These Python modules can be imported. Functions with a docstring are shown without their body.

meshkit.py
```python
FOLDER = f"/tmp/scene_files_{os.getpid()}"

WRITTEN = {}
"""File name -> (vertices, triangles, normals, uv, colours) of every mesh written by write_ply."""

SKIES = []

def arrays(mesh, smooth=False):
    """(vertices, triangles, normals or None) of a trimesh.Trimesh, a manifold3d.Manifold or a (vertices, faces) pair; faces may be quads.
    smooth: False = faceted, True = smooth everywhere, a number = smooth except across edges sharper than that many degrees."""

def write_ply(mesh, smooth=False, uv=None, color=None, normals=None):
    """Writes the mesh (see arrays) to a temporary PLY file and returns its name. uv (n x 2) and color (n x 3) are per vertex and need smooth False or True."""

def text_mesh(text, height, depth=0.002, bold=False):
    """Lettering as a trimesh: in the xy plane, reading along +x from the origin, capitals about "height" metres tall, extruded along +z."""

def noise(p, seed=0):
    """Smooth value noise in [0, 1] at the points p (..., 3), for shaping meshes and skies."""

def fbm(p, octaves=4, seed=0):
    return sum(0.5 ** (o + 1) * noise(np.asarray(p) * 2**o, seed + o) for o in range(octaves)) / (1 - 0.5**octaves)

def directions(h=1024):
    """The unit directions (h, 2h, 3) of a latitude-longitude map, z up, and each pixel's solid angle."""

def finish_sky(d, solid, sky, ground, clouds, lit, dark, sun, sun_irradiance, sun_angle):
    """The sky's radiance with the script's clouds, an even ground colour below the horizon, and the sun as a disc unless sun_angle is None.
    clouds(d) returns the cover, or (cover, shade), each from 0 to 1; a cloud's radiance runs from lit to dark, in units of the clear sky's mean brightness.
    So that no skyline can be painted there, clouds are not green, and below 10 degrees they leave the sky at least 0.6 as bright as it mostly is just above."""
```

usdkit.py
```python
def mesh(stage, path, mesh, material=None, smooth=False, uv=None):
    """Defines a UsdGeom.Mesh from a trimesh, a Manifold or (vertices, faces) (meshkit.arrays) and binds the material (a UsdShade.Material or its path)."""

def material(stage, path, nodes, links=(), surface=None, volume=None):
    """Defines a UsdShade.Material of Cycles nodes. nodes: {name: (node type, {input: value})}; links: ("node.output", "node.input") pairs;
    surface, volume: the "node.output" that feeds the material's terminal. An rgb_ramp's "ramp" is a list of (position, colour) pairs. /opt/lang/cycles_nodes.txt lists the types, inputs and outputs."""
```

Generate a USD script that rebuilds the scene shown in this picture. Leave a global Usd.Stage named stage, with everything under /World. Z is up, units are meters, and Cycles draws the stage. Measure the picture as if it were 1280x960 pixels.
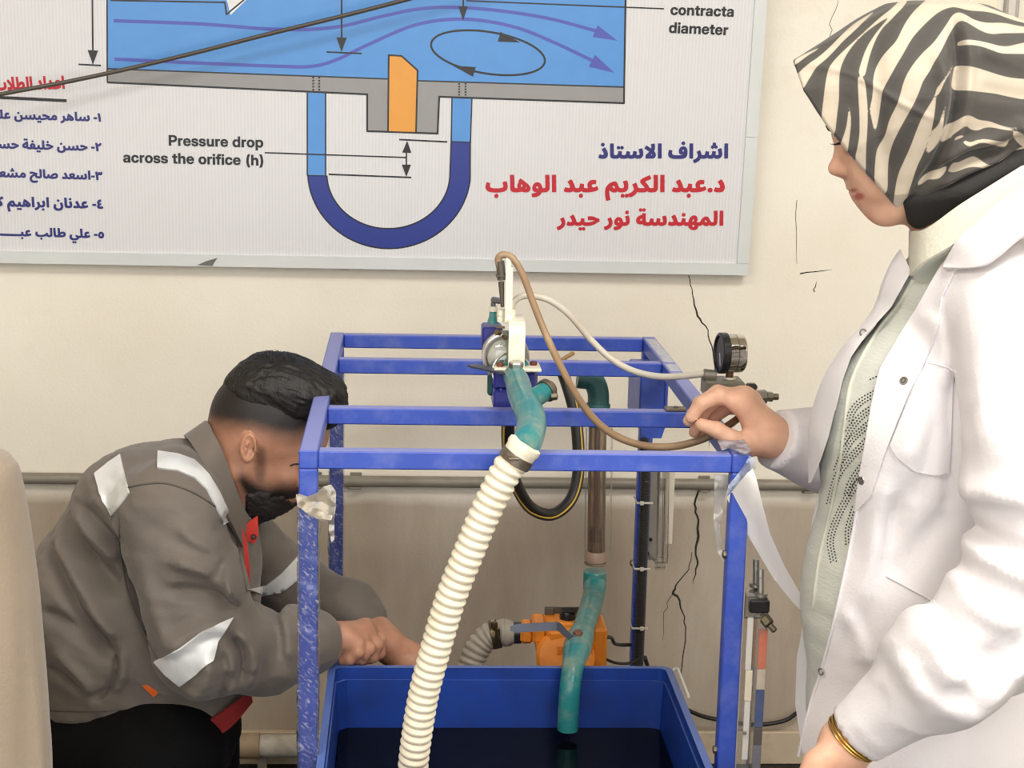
import math, glob, unicodedata, numpy as np, trimesh, manifold3d as m3, shapely, usdkit, meshkit
from shapely.geometry import Polygon, LineString, Point, box as sbox, MultiPolygon
from shapely import affinity
from shapely.ops import unary_union
from pxr import Usd, UsdGeom, UsdLux, UsdShade, Gf, Sdf, Vt

stage = Usd.Stage.CreateInMemory()
UsdGeom.SetStageUpAxis(stage, UsdGeom.Tokens.z); UsdGeom.SetStageMetersPerUnit(stage, 1.0)
stage.SetDefaultPrim(UsdGeom.Xform.Define(stage, '/World').GetPrim())
UsdGeom.Scope.Define(stage, '/World/Looks')
A = np.array
# ------------------------------------------------------------------ camera
ZT, FW, FD, TB = 0.97, 0.62, 0.967, 0.0257            # rig: top height, width, depth, square tube
FPX, PITCH, YAW, ROLL = 2185.3, .1954, .0617, .0246
CAM = A([.1441, -2.3203, ZT + .5559])
_fw = A([math.sin(YAW)*math.cos(PITCH), math.cos(YAW)*math.cos(PITCH), -math.sin(PITCH)])
_r = A([math.cos(YAW), -math.sin(YAW), 0]); _u = np.cross(_r, _fw)
RT, UP, FWD = math.cos(ROLL)*_r + math.sin(ROLL)*_u, -math.sin(ROLL)*_r + math.cos(ROLL)*_u, _fw
cam = UsdGeom.Camera.Define(stage, '/World/camera')
cam.CreateHorizontalApertureAttr(36.0); cam.CreateVerticalApertureAttr(27.0)
cam.CreateFocalLengthAttr(36.0*FPX/1280); cam.CreateClippingRangeAttr(Gf.Vec2f(.05, 100))
M = np.eye(4); M[0, :3], M[1, :3], M[2, :3], M[3, :3] = RT, UP, -FWD, CAM
cam.AddTransformOp().Set(Gf.Matrix4d(*M.ravel().tolist()))
cam.CreateExposureAttr(0.6)
# ------------------------------------------------------------------ light
def srgb(*c):
    c = A(c, float)/255; return tuple(np.where(c <= .04045, c/12.92, ((c+.055)/1.055)**2.4))
dome = UsdLux.DomeLight.Define(stage, '/World/daylight'); dome.CreateIntensityAttr(.54); dome.CreateColorAttr(Gf.Vec3f(1, .98, .96))
def lamp(name, loc, w, h, power, col=(1, .97, .92), rot=(0, 0, 0)):
    l = UsdLux.RectLight.Define(stage, '/World/' + name); l.CreateWidthAttr(w); l.CreateHeightAttr(h)
    l.CreateIntensityAttr(power); l.CreateColorAttr(Gf.Vec3f(*col))
    l.AddTranslateOp().Set(Gf.Vec3d(*loc)); l.AddRotateXYZOp().Set(Gf.Vec3f(*rot))
lamp('ceiling_lamp', (1.25, -1.1, 2.95), 1.25, .6, 14)
lamp('ceiling_lamp_001', (-.9, -1.5, 2.95), 1.25, .5, 12)
lamp('ceiling_lamp_002', (1.6, -3.2, 2.95), 1.25, .5, 15)
# ------------------------------------------------------------------ helpers
def ray(px, py):
    d = FWD*FPX + RT*(px-640) - UP*(py-480); return d/np.linalg.norm(d)
def at(px, py, Y):                                     # the point on the upright plane y = Y
    d = ray(px, py); return CAM + d*(Y-CAM[1])/d[1]
def atz(px, py, Z):
    d = ray(px, py); return CAM + d*(Z-CAM[2])/d[2]
def atx(px, py, X):
    d = ray(px, py); return CAM + d*(X-CAM[0])/d[0]
def project(P):
    d = np.atleast_2d(P)-CAM; z = d@FWD
    return np.stack([640+FPX*(d@RT)/z, 480-FPX*(d@UP)/z], 1)
def scale_at(P): return FPX/float((A(P)-CAM)@FWD)      # pixels per metre
cat = trimesh.util.concatenate
def TM(v, f): return trimesh.Trimesh(v, f, process=False)
def cbox(a, b, c=.002):                                # chamfered box between two corners
    a, b = np.minimum(a, b), np.maximum(a, b); c = min(c, .45*float((b-a).min()))
    p = []
    for s in np.ndindex(2, 2, 2):
        q = np.where(A(s) == 0, a, b); sg = np.where(A(s) == 0, 1, -1)
        for k in range(3):
            o = sg*c; o[k] = 0; p.append(q+o)
    return trimesh.Trimesh(*_hull(p), process=False)
def _hull(p):
    h = trimesh.convex.convex_hull(A(p)); return h.vertices, h.faces
def frame_axes(t, up=None):
    t = t/np.linalg.norm(t); up = A([0, 0, 1.]) if up is None else A(up, float)
    if abs(t@up) > .98: up = A([0, 1., 0])
    s = np.cross(t, up); s /= np.linalg.norm(s); return t, s, np.cross(s, t)
def place(mesh, o, X, Y, Z):                           # local axes -> world
    m = mesh.copy(); m.vertices = A(o) + m.vertices@A([X, Y, Z])
    if np.linalg.det(A([X, Y, Z])) < 0: m.invert()
    return m
def bar(a, b, w, h, c=.0015, up=None, ext=0):          # chamfered bar from a to b; w sideways, h along up
    a, b = A(a, float), A(b, float); L = np.linalg.norm(b-a); t, s, u = frame_axes(b-a, up)
    return place(cbox(A([-w/2, -h/2, -ext]), A([w/2, h/2, L+ext]), c), a, s, u, t)
def spline(p, n=8):
    p = A(p, float)
    if len(p) < 3: return p
    q = np.vstack([2*p[0]-p[1], p, 2*p[-1]-p[-2]]); out = []
    for i in range(1, len(q)-2):
        t = np.linspace(0, 1, n, endpoint=False)[:, None]; a, b, c, d = q[i-1:i+3]
        out.append(.5*(2*b+(c-a)*t+(2*a-5*b+4*c-d)*t*t+(3*b-a-3*c+d)*t**3))
    return np.vstack(out+[p[-1:]])
def resample(p, step):
    p = A(p, float); s = np.r_[0, np.cumsum(np.linalg.norm(np.diff(p, axis=0), axis=1))]
    n = max(2, int(round(s[-1]/step))+1); u = np.linspace(0, s[-1], n)
    return np.stack([np.interp(u, s, p[:, k]) for k in range(3)], 1), u
def tube(p, r, n=16, cap=True, flat=None):             # swept tube; r scalar or one per point
    p = A(p, float); r = np.broadcast_to(r, len(p)).astype(float)
    t = np.gradient(p, axis=0); t /= np.linalg.norm(t, axis=1)[:, None]
    _, s, u = frame_axes(t[0]); S, U = [], []
    for k in range(len(p)):
        s = s - t[k]*(s@t[k]); s /= np.linalg.norm(s); S.append(s); U.append(np.cross(s, t[k]))
    S, U = A(S), A(U); a = np.arange(n)*2*np.pi/n
    v = p[:, None]+r[:, None, None]*(np.cos(a)[None, :, None]*S[:, None]+np.sin(a)[None, :, None]*U[:, None]*(flat or 1))
    v = v.reshape(-1, 3); i = np.arange(len(p)-1)[:, None]*n; j = np.arange(n)[None]; k = (j+1) % n
    q = np.stack([i+j, i+n+j, i+n+k, i+k], -1).reshape(-1, 4)
    f = np.vstack([q[:, [0, 2, 1]], q[:, [0, 3, 2]]])
    if cap:
        v = np.vstack([v, p[0], p[-1]]); c0, c1 = len(v)-2, len(v)-1; e = (len(p)-1)*n; j = np.arange(n); k = (j+1) % n
        f = np.vstack([f, np.stack([np.full(n, c0), k, j], 1)[:, [0, 2, 1]], np.stack([np.full(n, c1), e+j, e+k], 1)[:, [0, 2, 1]]])
    m = TM(v, f)
    if m.volume < 0: m.invert()
    return m
def pipe(p, r, n=16, k=8): return tube(spline(p, k), r, n)
def lathe(prof, o, axis, n=28, up=None):               # prof: (radius, height) pairs along the axis
    prof = A(prof, float); a = np.arange(n)*2*np.pi/n
    v = np.stack([prof[:, 0][:, None]*np.cos(a), prof[:, 0][:, None]*np.sin(a), np.repeat(prof[:, 1][:, None], n, 1)], -1).reshape(-1, 3)
    i = np.arange(len(prof)-1)[:, None]*n; j = np.arange(n)[None]; k = (j+1) % n
    q = np.stack([i+j, i+k, i+n+k, i+n+j], -1).reshape(-1, 4); f = np.vstack([q[:, :3], q[:, [0, 2, 3]]])
    v = np.vstack([v, [0, 0, prof[0, 1]], [0, 0, prof[-1, 1]]]); c0 = len(v)-2; e = (len(prof)-1)*n; j = np.arange(n); k = (j+1) % n
    f = np.vstack([f, np.stack([np.full(n, c0), k, j], 1), np.stack([np.full(n, c0+1), e+j, e+k], 1)])
    t, s, u = frame_axes(A(axis, float), up); m = place(TM(v, f), o, s, u, t)
    if m.volume < 0: m.invert()
    return m
def cyl(a, b, r, n=24, c=.001, r2=None):
    a, b = A(a, float), A(b, float); L = np.linalg.norm(b-a); r2 = r if r2 is None else r2; c = min(c, r/3, r2/3, L/3)
    return lathe([(r-c, 0), (r, c), (r2, L-c), (r2-c, L)], a, b-a, n)
def hexbolt(o, axis, r, h, shaft=0, rs=None):
    t, s, u = frame_axes(A(axis, float)); v = []
    for k in range(6):
        a = k*math.pi/3; d = math.cos(a)*s+math.sin(a)*u; v += [A(o)+d*r, A(o)+d*r+t*h*.8, A(o)+d*r*.85+t*h]
    m = trimesh.Trimesh(*_hull(v), process=False)
    if shaft: m = cat([m, cyl(o, A(o)-t*shaft, rs or r*.55, 12)])
    return m
def ring(o, axis, R, r, n=32, k=10, flat=1.0):         # torus or band
    t, s, u = frame_axes(A(axis, float)); a = np.linspace(0, 2*np.pi, n, endpoint=False); b = np.linspace(0, 2*np.pi, k, endpoint=False)
    d = np.cos(a)[:, None]*s+np.sin(a)[:, None]*u
    v = (A(o)+(R+r*np.cos(b))[None, :, None]*d[:, None]+(flat*r*np.sin(b))[None, :, None]*t).reshape(-1, 3)
    i = np.arange(n)[:, None]*k; i2 = ((np.arange(n)+1) % n)[:, None]*k; j = np.arange(k)[None]; j2 = (j+1) % k
    q = np.stack([i+j, i2+j, i2+j2, i+j2], -1).reshape(-1, 4); m = TM(v, np.vstack([q[:, :3], q[:, [0, 2, 3]]]))
    if m.volume < 0: m.invert()
    return m
def extrude(poly, depth, o=(0, 0, 0), X=(1, 0, 0), Y=(0, 1, 0), Z=(0, 0, 1)):
    ms = [trimesh.creation.extrude_polygon(g, depth, engine='earcut') for g in getattr(poly, 'geoms', [poly]) if g.area > 1e-9]
    return place(cat(ms), o, A(X, float), A(Y, float), A(Z, float))
def tri2d(poly, step):                                 # polygon filled with an even triangle grid, sharp border
    poly = poly if isinstance(poly, Polygon) else Polygon(poly)
    if not poly.is_valid: poly = max(getattr(poly.buffer(0), 'geoms', [poly.buffer(0)]), key=lambda g: g.area)
    from scipy.spatial import Delaunay
    L = poly.exterior.length; n = max(8, int(L/step)); b = [poly.exterior.interpolate(k*L/n).coords[0] for k in range(n)]
    b += list(poly.exterior.coords[:-1])
    x0, y0, x1, y1 = poly.bounds; gx, gy = np.meshgrid(np.arange(x0, x1, step), np.arange(y0, y1, step)); gx[1::2] += step/2
    g = np.stack([gx.ravel(), gy.ravel()], 1); inn = poly.buffer(-.45*step)
    if not inn.is_empty: g = g[shapely.contains_xy(inn, g[:, 0], g[:, 1])]
    else: g = np.zeros((0, 2))
    p = np.unique(np.round(np.vstack([A(b), g]), 6), axis=0); d = Delaunay(p).simplices
    c = p[d].mean(1); d = d[shapely.contains_xy(poly.buffer(1e-4), c[:, 0], c[:, 1])]
    a = p[d]; ar = (a[:, 1, 0]-a[:, 0, 0])*(a[:, 2, 1]-a[:, 0, 1])-(a[:, 1, 1]-a[:, 0, 1])*(a[:, 2, 0]-a[:, 0, 0])
    return p, d[np.abs(ar) > 1e-9*step]
def solidify(v, f, off):                               # sheet v,f and its offset copy joined along the border
    n = len(v); e = np.sort(np.vstack([f[:, [0, 1]], f[:, [1, 2]], f[:, [2, 0]]]), 1); de = np.vstack([f[:, [0, 1]], f[:, [1, 2]], f[:, [2, 0]]])
    key = e[:, 0]*n+e[:, 1]; _, inv, cnt = np.unique(key, return_inverse=True, return_counts=True); bd = de[cnt[inv] == 1]
    w = np.vstack([v, v+off]); g = np.vstack([f, f[:, ::-1]+n, np.stack([bd[:, 1], bd[:, 0], bd[:, 0]+n], 1), np.stack([bd[:, 1], bd[:, 0]+n, bd[:, 1]+n], 1)])
    m = TM(w, g)
    if m.volume < 0: m.invert()
    return m
def sheet(pts, Y, step=6, thick=.001, disp=None):      # polygon given in the picture's coordinates, built at depth Y (number or function of x,y)
    p, f = tri2d(Polygon(pts), step)
    v = A([at(x, y, Y(x, y) if callable(Y) else Y) for x, y in p])
    if disp is not None: v = v+disp(v)
    return solidify(v, f, A([0, thick, 0]))
# ------------------------------------------------------------------ scene tree
_used = {}
def numbered(path):
    k = _used.get(path, -1)+1; _used[path] = k
    return path if k == 0 else f'{path}_{k:03d}'
class Thing:
    def __init__(s, name, label, cat_, base=(0, 0, 0), group=None, kind=None):
        s.path = numbered('/World/'+name); s.base = A(base, float)
        x = UsdGeom.Xform.Define(stage, s.path); x.AddTranslateOp().Set(Gf.Vec3d(*map(float, base))); s.prim = x.GetPrim()
        tag(s.prim, label, cat_, group, kind)
    def part(s, name, mesh, material, parent=None, smooth=35, label=None, prim=None):
        mesh = cat(mesh) if isinstance(mesh, list) else mesh
        p = numbered((parent or s.path)+'/'+name); m = mesh.copy(); m.vertices = m.vertices-s.base
        put(p, m, material, smooth, prim)
        if label: stage.GetPrimAtPath(p).SetCustomDataByKey('label', label)
        return p
def put(path, m, material, smooth=35, prim=None):
    u = usdkit.mesh(stage, path, m, material, smooth=smooth)
    if prim:
        for k, vals in prim.items():
            UsdGeom.PrimvarsAPI(u).CreatePrimvar(k, Sdf.ValueTypeNames.FloatArray, 'vertex').Set(Vt.FloatArray.FromNumpy(np.asarray(vals, np.float32)))
def tag(p, label=None, cat_=None, group=None, kind=None):
    for k, v in (('label', label), ('category', cat_), ('group', group), ('kind', kind)):
        if v: p.SetCustomDataByKey(k, v)
def solo(name, mesh, material, label=None, cat_=None, group=None, kind=None, smooth=35, base=None):
    mesh = cat(mesh) if isinstance(mesh, list) else mesh; p = numbered('/World/'+name)
    b = mesh.bounds.mean(0)*A([1, 1, 0])+A([0, 0, mesh.bounds[0, 2]]) if base is None else A(base); m = mesh.copy(); m.vertices = m.vertices-b
    put(p, m, material, smooth); UsdGeom.Xformable(stage.GetPrimAtPath(p)).AddTranslateOp().Set(Gf.Vec3d(*map(float, b)))
    tag(stage.GetPrimAtPath(p), label, cat_, group, kind); return p
# ------------------------------------------------------------------ materials
_m = {}
def mat(name, col, rough=.5, metal=0., var=.06, vs=9., bump=0., bs=80., dirt=None, damt=.5, ds=14., stretch=(1, 1, 1), dist=.003, dust=None, **kw):
    """painted / plain surface: colour with slight uneven tone, optional second colour of dirt or wear in blotches, optional fine relief"""
    if name in _m: return _m[name]
    c = A(srgb(*col)); hi, lo = np.clip(c*(1+var), 0, 1), np.clip(c*(1-var), 0, 1)
    N = {'tc': ('geometry', {}), 'mp': ('mapping', {'scale': stretch}), 'n': ('noise_texture', {'scale': vs, 'detail': 4.}),
         'r': ('rgb_ramp', {'ramp': [(.3, lo), (.7, hi)]}), 'p': ('principled_bsdf', {'roughness': rough, 'metallic': metal, **kw})}
    Lk = [('tc.position', 'mp.vector'), ('mp.vector', 'n.vector'), ('n.fac', 'r.fac')]; out = 'r.color'
    if dirt is not None:
        N['n2'] = ('noise_texture', {'scale': ds, 'detail': 6., 'roughness': .65}); N['r2'] = ('rgb_ramp', {'ramp': [(.48, (0, 0, 0)), (.68, (damt,)*3)]})
        N['mx'] = ('mix_color', {'b': srgb(*dirt)}); N['bw'] = ('rgb_to_bw', {})
        Lk += [('mp.vector', 'n2.vector'), ('n2.fac', 'r2.fac'), ('r2.color', 'bw.color'), ('bw.val', 'mx.fac'), (out, 'mx.a')]; out = 'mx.result'
    if dust is not None:                               # dust settled on the faces that look up
        N['dx'] = ('separate_xyz', {}); N['dr'] = ('map_range', {'from_min': .6, 'from_max': 1., 'to_max': .75}); N['dm'] = ('mix_color', {'b': srgb(*dust)})
        Lk += [('tc.normal', 'dx.vector'), ('dx.z', 'dr.value'), ('dr.result', 'dm.fac'), (out, 'dm.a')]; out = 'dm.result'
    Lk.append((out, 'p.base_color'))
    if bump:
        N['n3'] = ('noise_texture', {'scale': bs, 'detail': 3.}); N['b'] = ('bump', {'strength': bump, 'distance': dist})
        Lk += [('mp.vector', 'n3.vector'), ('n3.fac', 'b.height'), ('b.normal', 'p.normal')]
    _m[name] = usdkit.material(stage, '/World/Looks/'+name, N, Lk, surface='p.BSDF'); return _m[name]
def clear(name, tint=(.96, .97, .97), fac=.12, rough=.08, milky=0., milk=(225, 222, 212), streak=None, lo=.45, hi=.7):
    """clear or milky plastic film and acrylic: see-through, glossy by angle, partly white where streaked"""
    if name in _m: return _m[name]
    N = {'t': ('transparent_bsdf', {'color': tint}), 'g': ('glossy_bsdf', {'color': (1, 1, 1), 'roughness': rough}), 'f': ('fresnel', {'IOR': 1.45}),
         'fa': ('math', {'math_type': 'add', 'value2': fac*.3}), 'm': ('mix_closure', {}), 'd': ('principled_bsdf', {'base_color': srgb(*milk), 'roughness': .35}), 'm2': ('mix_closure', {'fac': milky})}
    Lk = [('f.fac', 'fa.value1'), ('fa.value', 'm.fac'), ('t.BSDF', 'm.closure1'), ('g.BSDF', 'm.closure2'), ('m.closure', 'm2.closure1'), ('d.BSDF', 'm2.closure2')]
    if streak:
        diag = streak == 'diag'; N['tc'] = ('geometry', {}); N['ro'] = ('vector_rotate', {'rotate_type': 'euler_xyz', 'rotation': (.5, .75, 0) if diag else (0, 0, 0)}); N['mp'] = ('mapping', {'scale': (9., 9., .9) if diag else streak}); N['n'] = ('noise_texture', {'scale': 34. if diag else 22., 'detail': 5., 'distortion': .6})
        N['r'] = ('rgb_ramp', {'ramp': [(lo, (milky,)*3), (hi, (min(1, milky+.75),)*3)]}); N['bw'] = ('rgb_to_bw', {})
        Lk += [('tc.position', 'ro.vector'), ('ro.vector', 'mp.vector'), ('mp.vector', 'n.vector'), ('n.fac', 'r.fac'), ('r.color', 'bw.color'), ('bw.val', 'm2.fac')]
    _m[name] = usdkit.material(stage, '/World/Looks/'+name, N, Lk, surface='m2.closure'); return _m[name]
# ================================================================== the room
WY = 1.20                                              # back wall
wallm = usdkit.material(stage, '/World/Looks/wall_paint', {
    'g': ('geometry', {}), 'xyz': ('separate_xyz', {}), 'nz': ('noise_texture', {'scale': 3., 'detail': 5.}), 'r': ('rgb_ramp', {'ramp': [(.3, srgb(232, 225, 210)), (.7, srgb(240, 235, 222))]}),
    'mp': ('mapping', {'scale': (4, 4, 1.)}), 'ns': ('noise_texture', {'scale': 1.6, 'detail': 6., 'roughness': .6}), 'rd': ('rgb_ramp', {'ramp': [(.25, srgb(158, 143, 126)), (.52, srgb(176, 163, 147)), (.78, srgb(196, 186, 171))]}),
    'nw': ('noise_texture', {'scale': 6., 'detail': 4.}), 'ma': ('math', {'math_type': 'multiply_add', 'value2': .03, 'value3': -.015}), 'zz': ('math', {'math_type': 'add'}),
    'mr': ('map_range', {'from_min': .565, 'from_max': .60}), 'mx': ('mix_color', {}), 'nb': ('noise_texture', {'scale': 160., 'detail': 4.}), 'b': ('bump', {'strength': .16, 'distance': .004}),
    'n4': ('noise_texture', {'scale': 2.2, 'detail': 8., 'roughness': .7}), 'r4': ('rgb_ramp', {'ramp': [(.58, (0, 0, 0)), (.75, (.35, .35, .35))]}), 'bw': ('rgb_to_bw', {}), 'mx2': ('mix_color', {'b': srgb(205, 180, 145)}),
    'p': ('principled_bsdf', {'roughness': .55, 'specular_ior_level': .3})},
    [('g.position', 'nz.vector'), ('nz.fac', 'r.fac'), ('g.position', 'mp.vector'), ('mp.vector', 'ns.vector'), ('ns.fac', 'rd.fac'), ('g.position', 'xyz.vector'), ('g.position', 'nw.vector'),
     ('nw.fac', 'ma.value1'), ('ma.value', 'zz.value1'), ('xyz.z', 'zz.value2'), ('zz.value', 'mr.value'), ('mr.result', 'mx.fac'), ('rd.color', 'mx.a'),
     ('g.position', 'n4.vector'), ('n4.fac', 'r4.fac'), ('r4.color', 'bw.color'), ('bw.val', 'mx2.fac'), ('r.color', 'mx2.a'), ('mx2.result', 'mx.b'), ('mx.result', 'p.base_color'),
     ('g.position', 'nb.vector'), ('nb.fac', 'b.height'), ('b.normal', 'p.normal')], surface='p.BSDF')
plain_wall = mat('side_wall_paint', (222, 212, 194), .6, bump=.1)
dark_floor = mat('dark_floor', (22, 21, 21), .55, var=.3, bump=.2)
def setting(name, mesh, m, label):
    return solo(name, mesh, m, label, None, None, 'structure', smooth=False)
XL, XR, YF, ZC = -2.2, 2.6, -4.2, 3.0
wall = Thing('wall_back', 'cream painted wall with cracks behind the rig, dirty brownish below the pipe', None, (0, WY, 0), kind='structure')
wall.part('plaster', cbox((XL, WY, 0), (XR, WY+.12, ZC), .001), wallm, smooth=False)
setting('floor', cbox((XL, YF, -.1), (XR, WY, 0), .001), dark_floor, 'dark floor, hardly seen under the rig')
setting('ceiling', cbox((XL, YF, ZC), (XR, WY+.12, ZC+.1), .001), plain_wall, 'plain ceiling above the picture')
setting('wall_left', cbox((XL-.12, YF, 0), (XL, WY+.12, ZC), .001), plain_wall, 'plain wall left of the picture')
setting('wall_right', cbox((XR, YF, 0), (XR+.12, WY+.12, ZC), .001), plain_wall, 'plain wall right of the picture')
# cracks in the plaster: thin dark grooves traced on the wall
crack_m = mat('crack_dark', (52, 45, 38), .9, var=.2)
def crack(pts, wpx):
    w = np.broadcast_to(wpx, len(pts)); P, Y = A([at(x, y, WY) for x, y in pts]), WY
    rng = np.random.default_rng(len(pts)); q, wid = [], []
    for i in range(len(P)-1):
        for t in np.linspace(0, 1, 4, endpoint=False):
            q.append(P[i]*(1-t)+P[i+1]*t+rng.normal(0, .0012, 3)*A([1, 0, .3])); wid.append((w[i]*(1-t)+w[i+1]*t)/800)
    q.append(P[-1]); wid.append(.0004); q = A(q)[:, [0, 2]]; wid = A(wid)
    d = np.gradient(q, axis=0); d /= np.linalg.norm(d, axis=1)[:, None]; n = np.stack([-d[:, 1], d[:, 0]], 1)*wid[:, None]/2
    poly = Polygon(np.vstack([q+n, (q-n)[::-1]])).buffer(0)
    return extrude(poly, .0006, (0, WY+.0001, 0), (1, 0, 0), (0, 0, 1), (0, -1, 0))
for pts, w in (([(862, 344), (865, 368), (872, 395), (884, 412), (892, 440), (892, 470), (888, 500), (886, 560)], [1.2, 1.5, 3.2, 1.6, 2, 1.6, 1.4, 1]),
               ([(876, 604), (868, 630), (873, 650), (873, 670), (870, 690), (872, 705), (866, 730)], [2.5, 3.5, 3.2, 4.5, 3, 3, .6]),
               ([(865, 690), (861, 712), (846, 730), (841, 742), (848, 746), (853, 765), (858, 790), (853, 830), (850, 850)], [1, 1.4, 2, 4.5, 3.4, 2, 1.8, 1.6, 1]),
               ([(840, 742), (830, 765), (828, 800)], [1, .8, .5]), ([(1000, 342), (1040, 337)], [2, .7]), ([(1018, 365), (1021, 352)], [1.6, .8]),
               ([(996, 250), (996, 330)], [1., .6]), ([(1040, 60), (1037, 30), (1048, 0)], [1., .8, .8])):
    wall.part('crack', crack(pts, w), crack_m, smooth=False)
# skirting boards along the wall foot
skm = mat('skirting_cream', (196, 180, 156), .55, dirt=(120, 100, 80), damt=.5, ds=9)
zs = at(640, 912, WY)[2]
sk = Thing('baseboard_back', 'dirty cream skirting along the foot of the back wall', None, (0, WY, 0), kind='structure')
for k in range(4):
    x0, x1 = XL+k*1.2, XL+(k+1)*1.2-.002
    sk.part('panel', cbox((x0, WY-.014, .0), (x1, WY, zs), .002), skm, smooth=False)
# grey conduit along the wall
cm = mat('conduit_grey', (132, 126, 114), .4, var=.1, dirt=(105, 95, 80), damt=.5)
zc = at(640, 599, WY)[2]-.004
co = Thing('wall_conduit', 'thin grey horizontal conduit pipe running along the back wall', 'pipe', (0, WY, zc))
co.part('pipe', cyl((XL+.02, WY-.013, zc), (XR-.02, WY-.013, zc), .0118, 16), cm)
for px in (395, 445, 880, 1010):
    x = at(px, 599, WY)[0]; co.part('clip', [cbox((x-.012, WY-.026, zc-.014), (x+.012, WY, zc-.0105), .001), cbox((x-.012, WY-.004, zc-.02), (x+.012, WY, zc+.016), .001)], cm)
# thicker pale pipe low on the wall, left of the rig
lp = mat('low_pipe_white', (205, 200, 188), .45, dirt=(120, 105, 88), damt=.5)
pz = at(350, 931, WY-.04)[2]
lo = Thing('floor_pipe', 'pale thick plastic pipe with a coupling lying along the wall foot behind the kneeling man', 'pipe', (0, WY-.05, pz))
xa, xb, xe = at(322, 930, WY-.04)[0], at(298, 930, WY-.04)[0], at(420, 930, WY-.04)[0]
lo.part('pipe', lathe([(.020, 0), (.0235, .012), (.024, .02), (.024, xe+.35-xa)], (xa, WY-.045, pz), (1, 0, 0)), lp)
lo.part('coupling', lathe([(.024, 0), (.027, .002), (.027, xa+.004-xb), (.022, xa+.006-xb)], (xb, WY-.045, pz), (1, 0, 0)), mat('coupling_tan', (172, 152, 126), .5, dirt=(110, 95, 75)))
for k in (.03, .45): lo.part('bracket', cbox((xb+.01+k, WY-.05, .0), (xb+.03+k, WY-.04, pz-.022), .001), cm)
# notice and trunking at the top right behind the woman
p0, p1 = at(1215, -60, WY-.004), at(1246, 14, WY-.004)
no = Thing('paper_notice', 'cream paper notice on the wall at the top right corner above the headscarf', 'notice', (p0[0], WY, p1[2]))
no.part('sheet', cbox((p0[0], WY-.003, p1[2]), (p1[0], WY, p0[2]), .0005), mat('notice_paper', (238, 230, 206), .6, var=.02), smooth=False)
x0, x1 = at(1254, 10, WY)[0], at(1271, 10, WY)[0]
tr = Thing('cable_trunking', 'vertical grey cable trunking on the wall at the top right corner', 'trunking', ((x0+x1)/2, WY, 1.2))
tr.part('channel', cbox((x0, WY-.016, at(1260, 60, WY)[2]), (x1, WY, 2.4), .002), mat('trunking_grey', (176, 172, 164), .5), smooth=False)
tr.part('lid', cbox((x0+.004, WY-.02, at(1260, 60, WY)[2]), (x1-.009, WY-.015, 2.4), .001), mat('trunking_lid', (212, 208, 200), .5), smooth=False)

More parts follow.
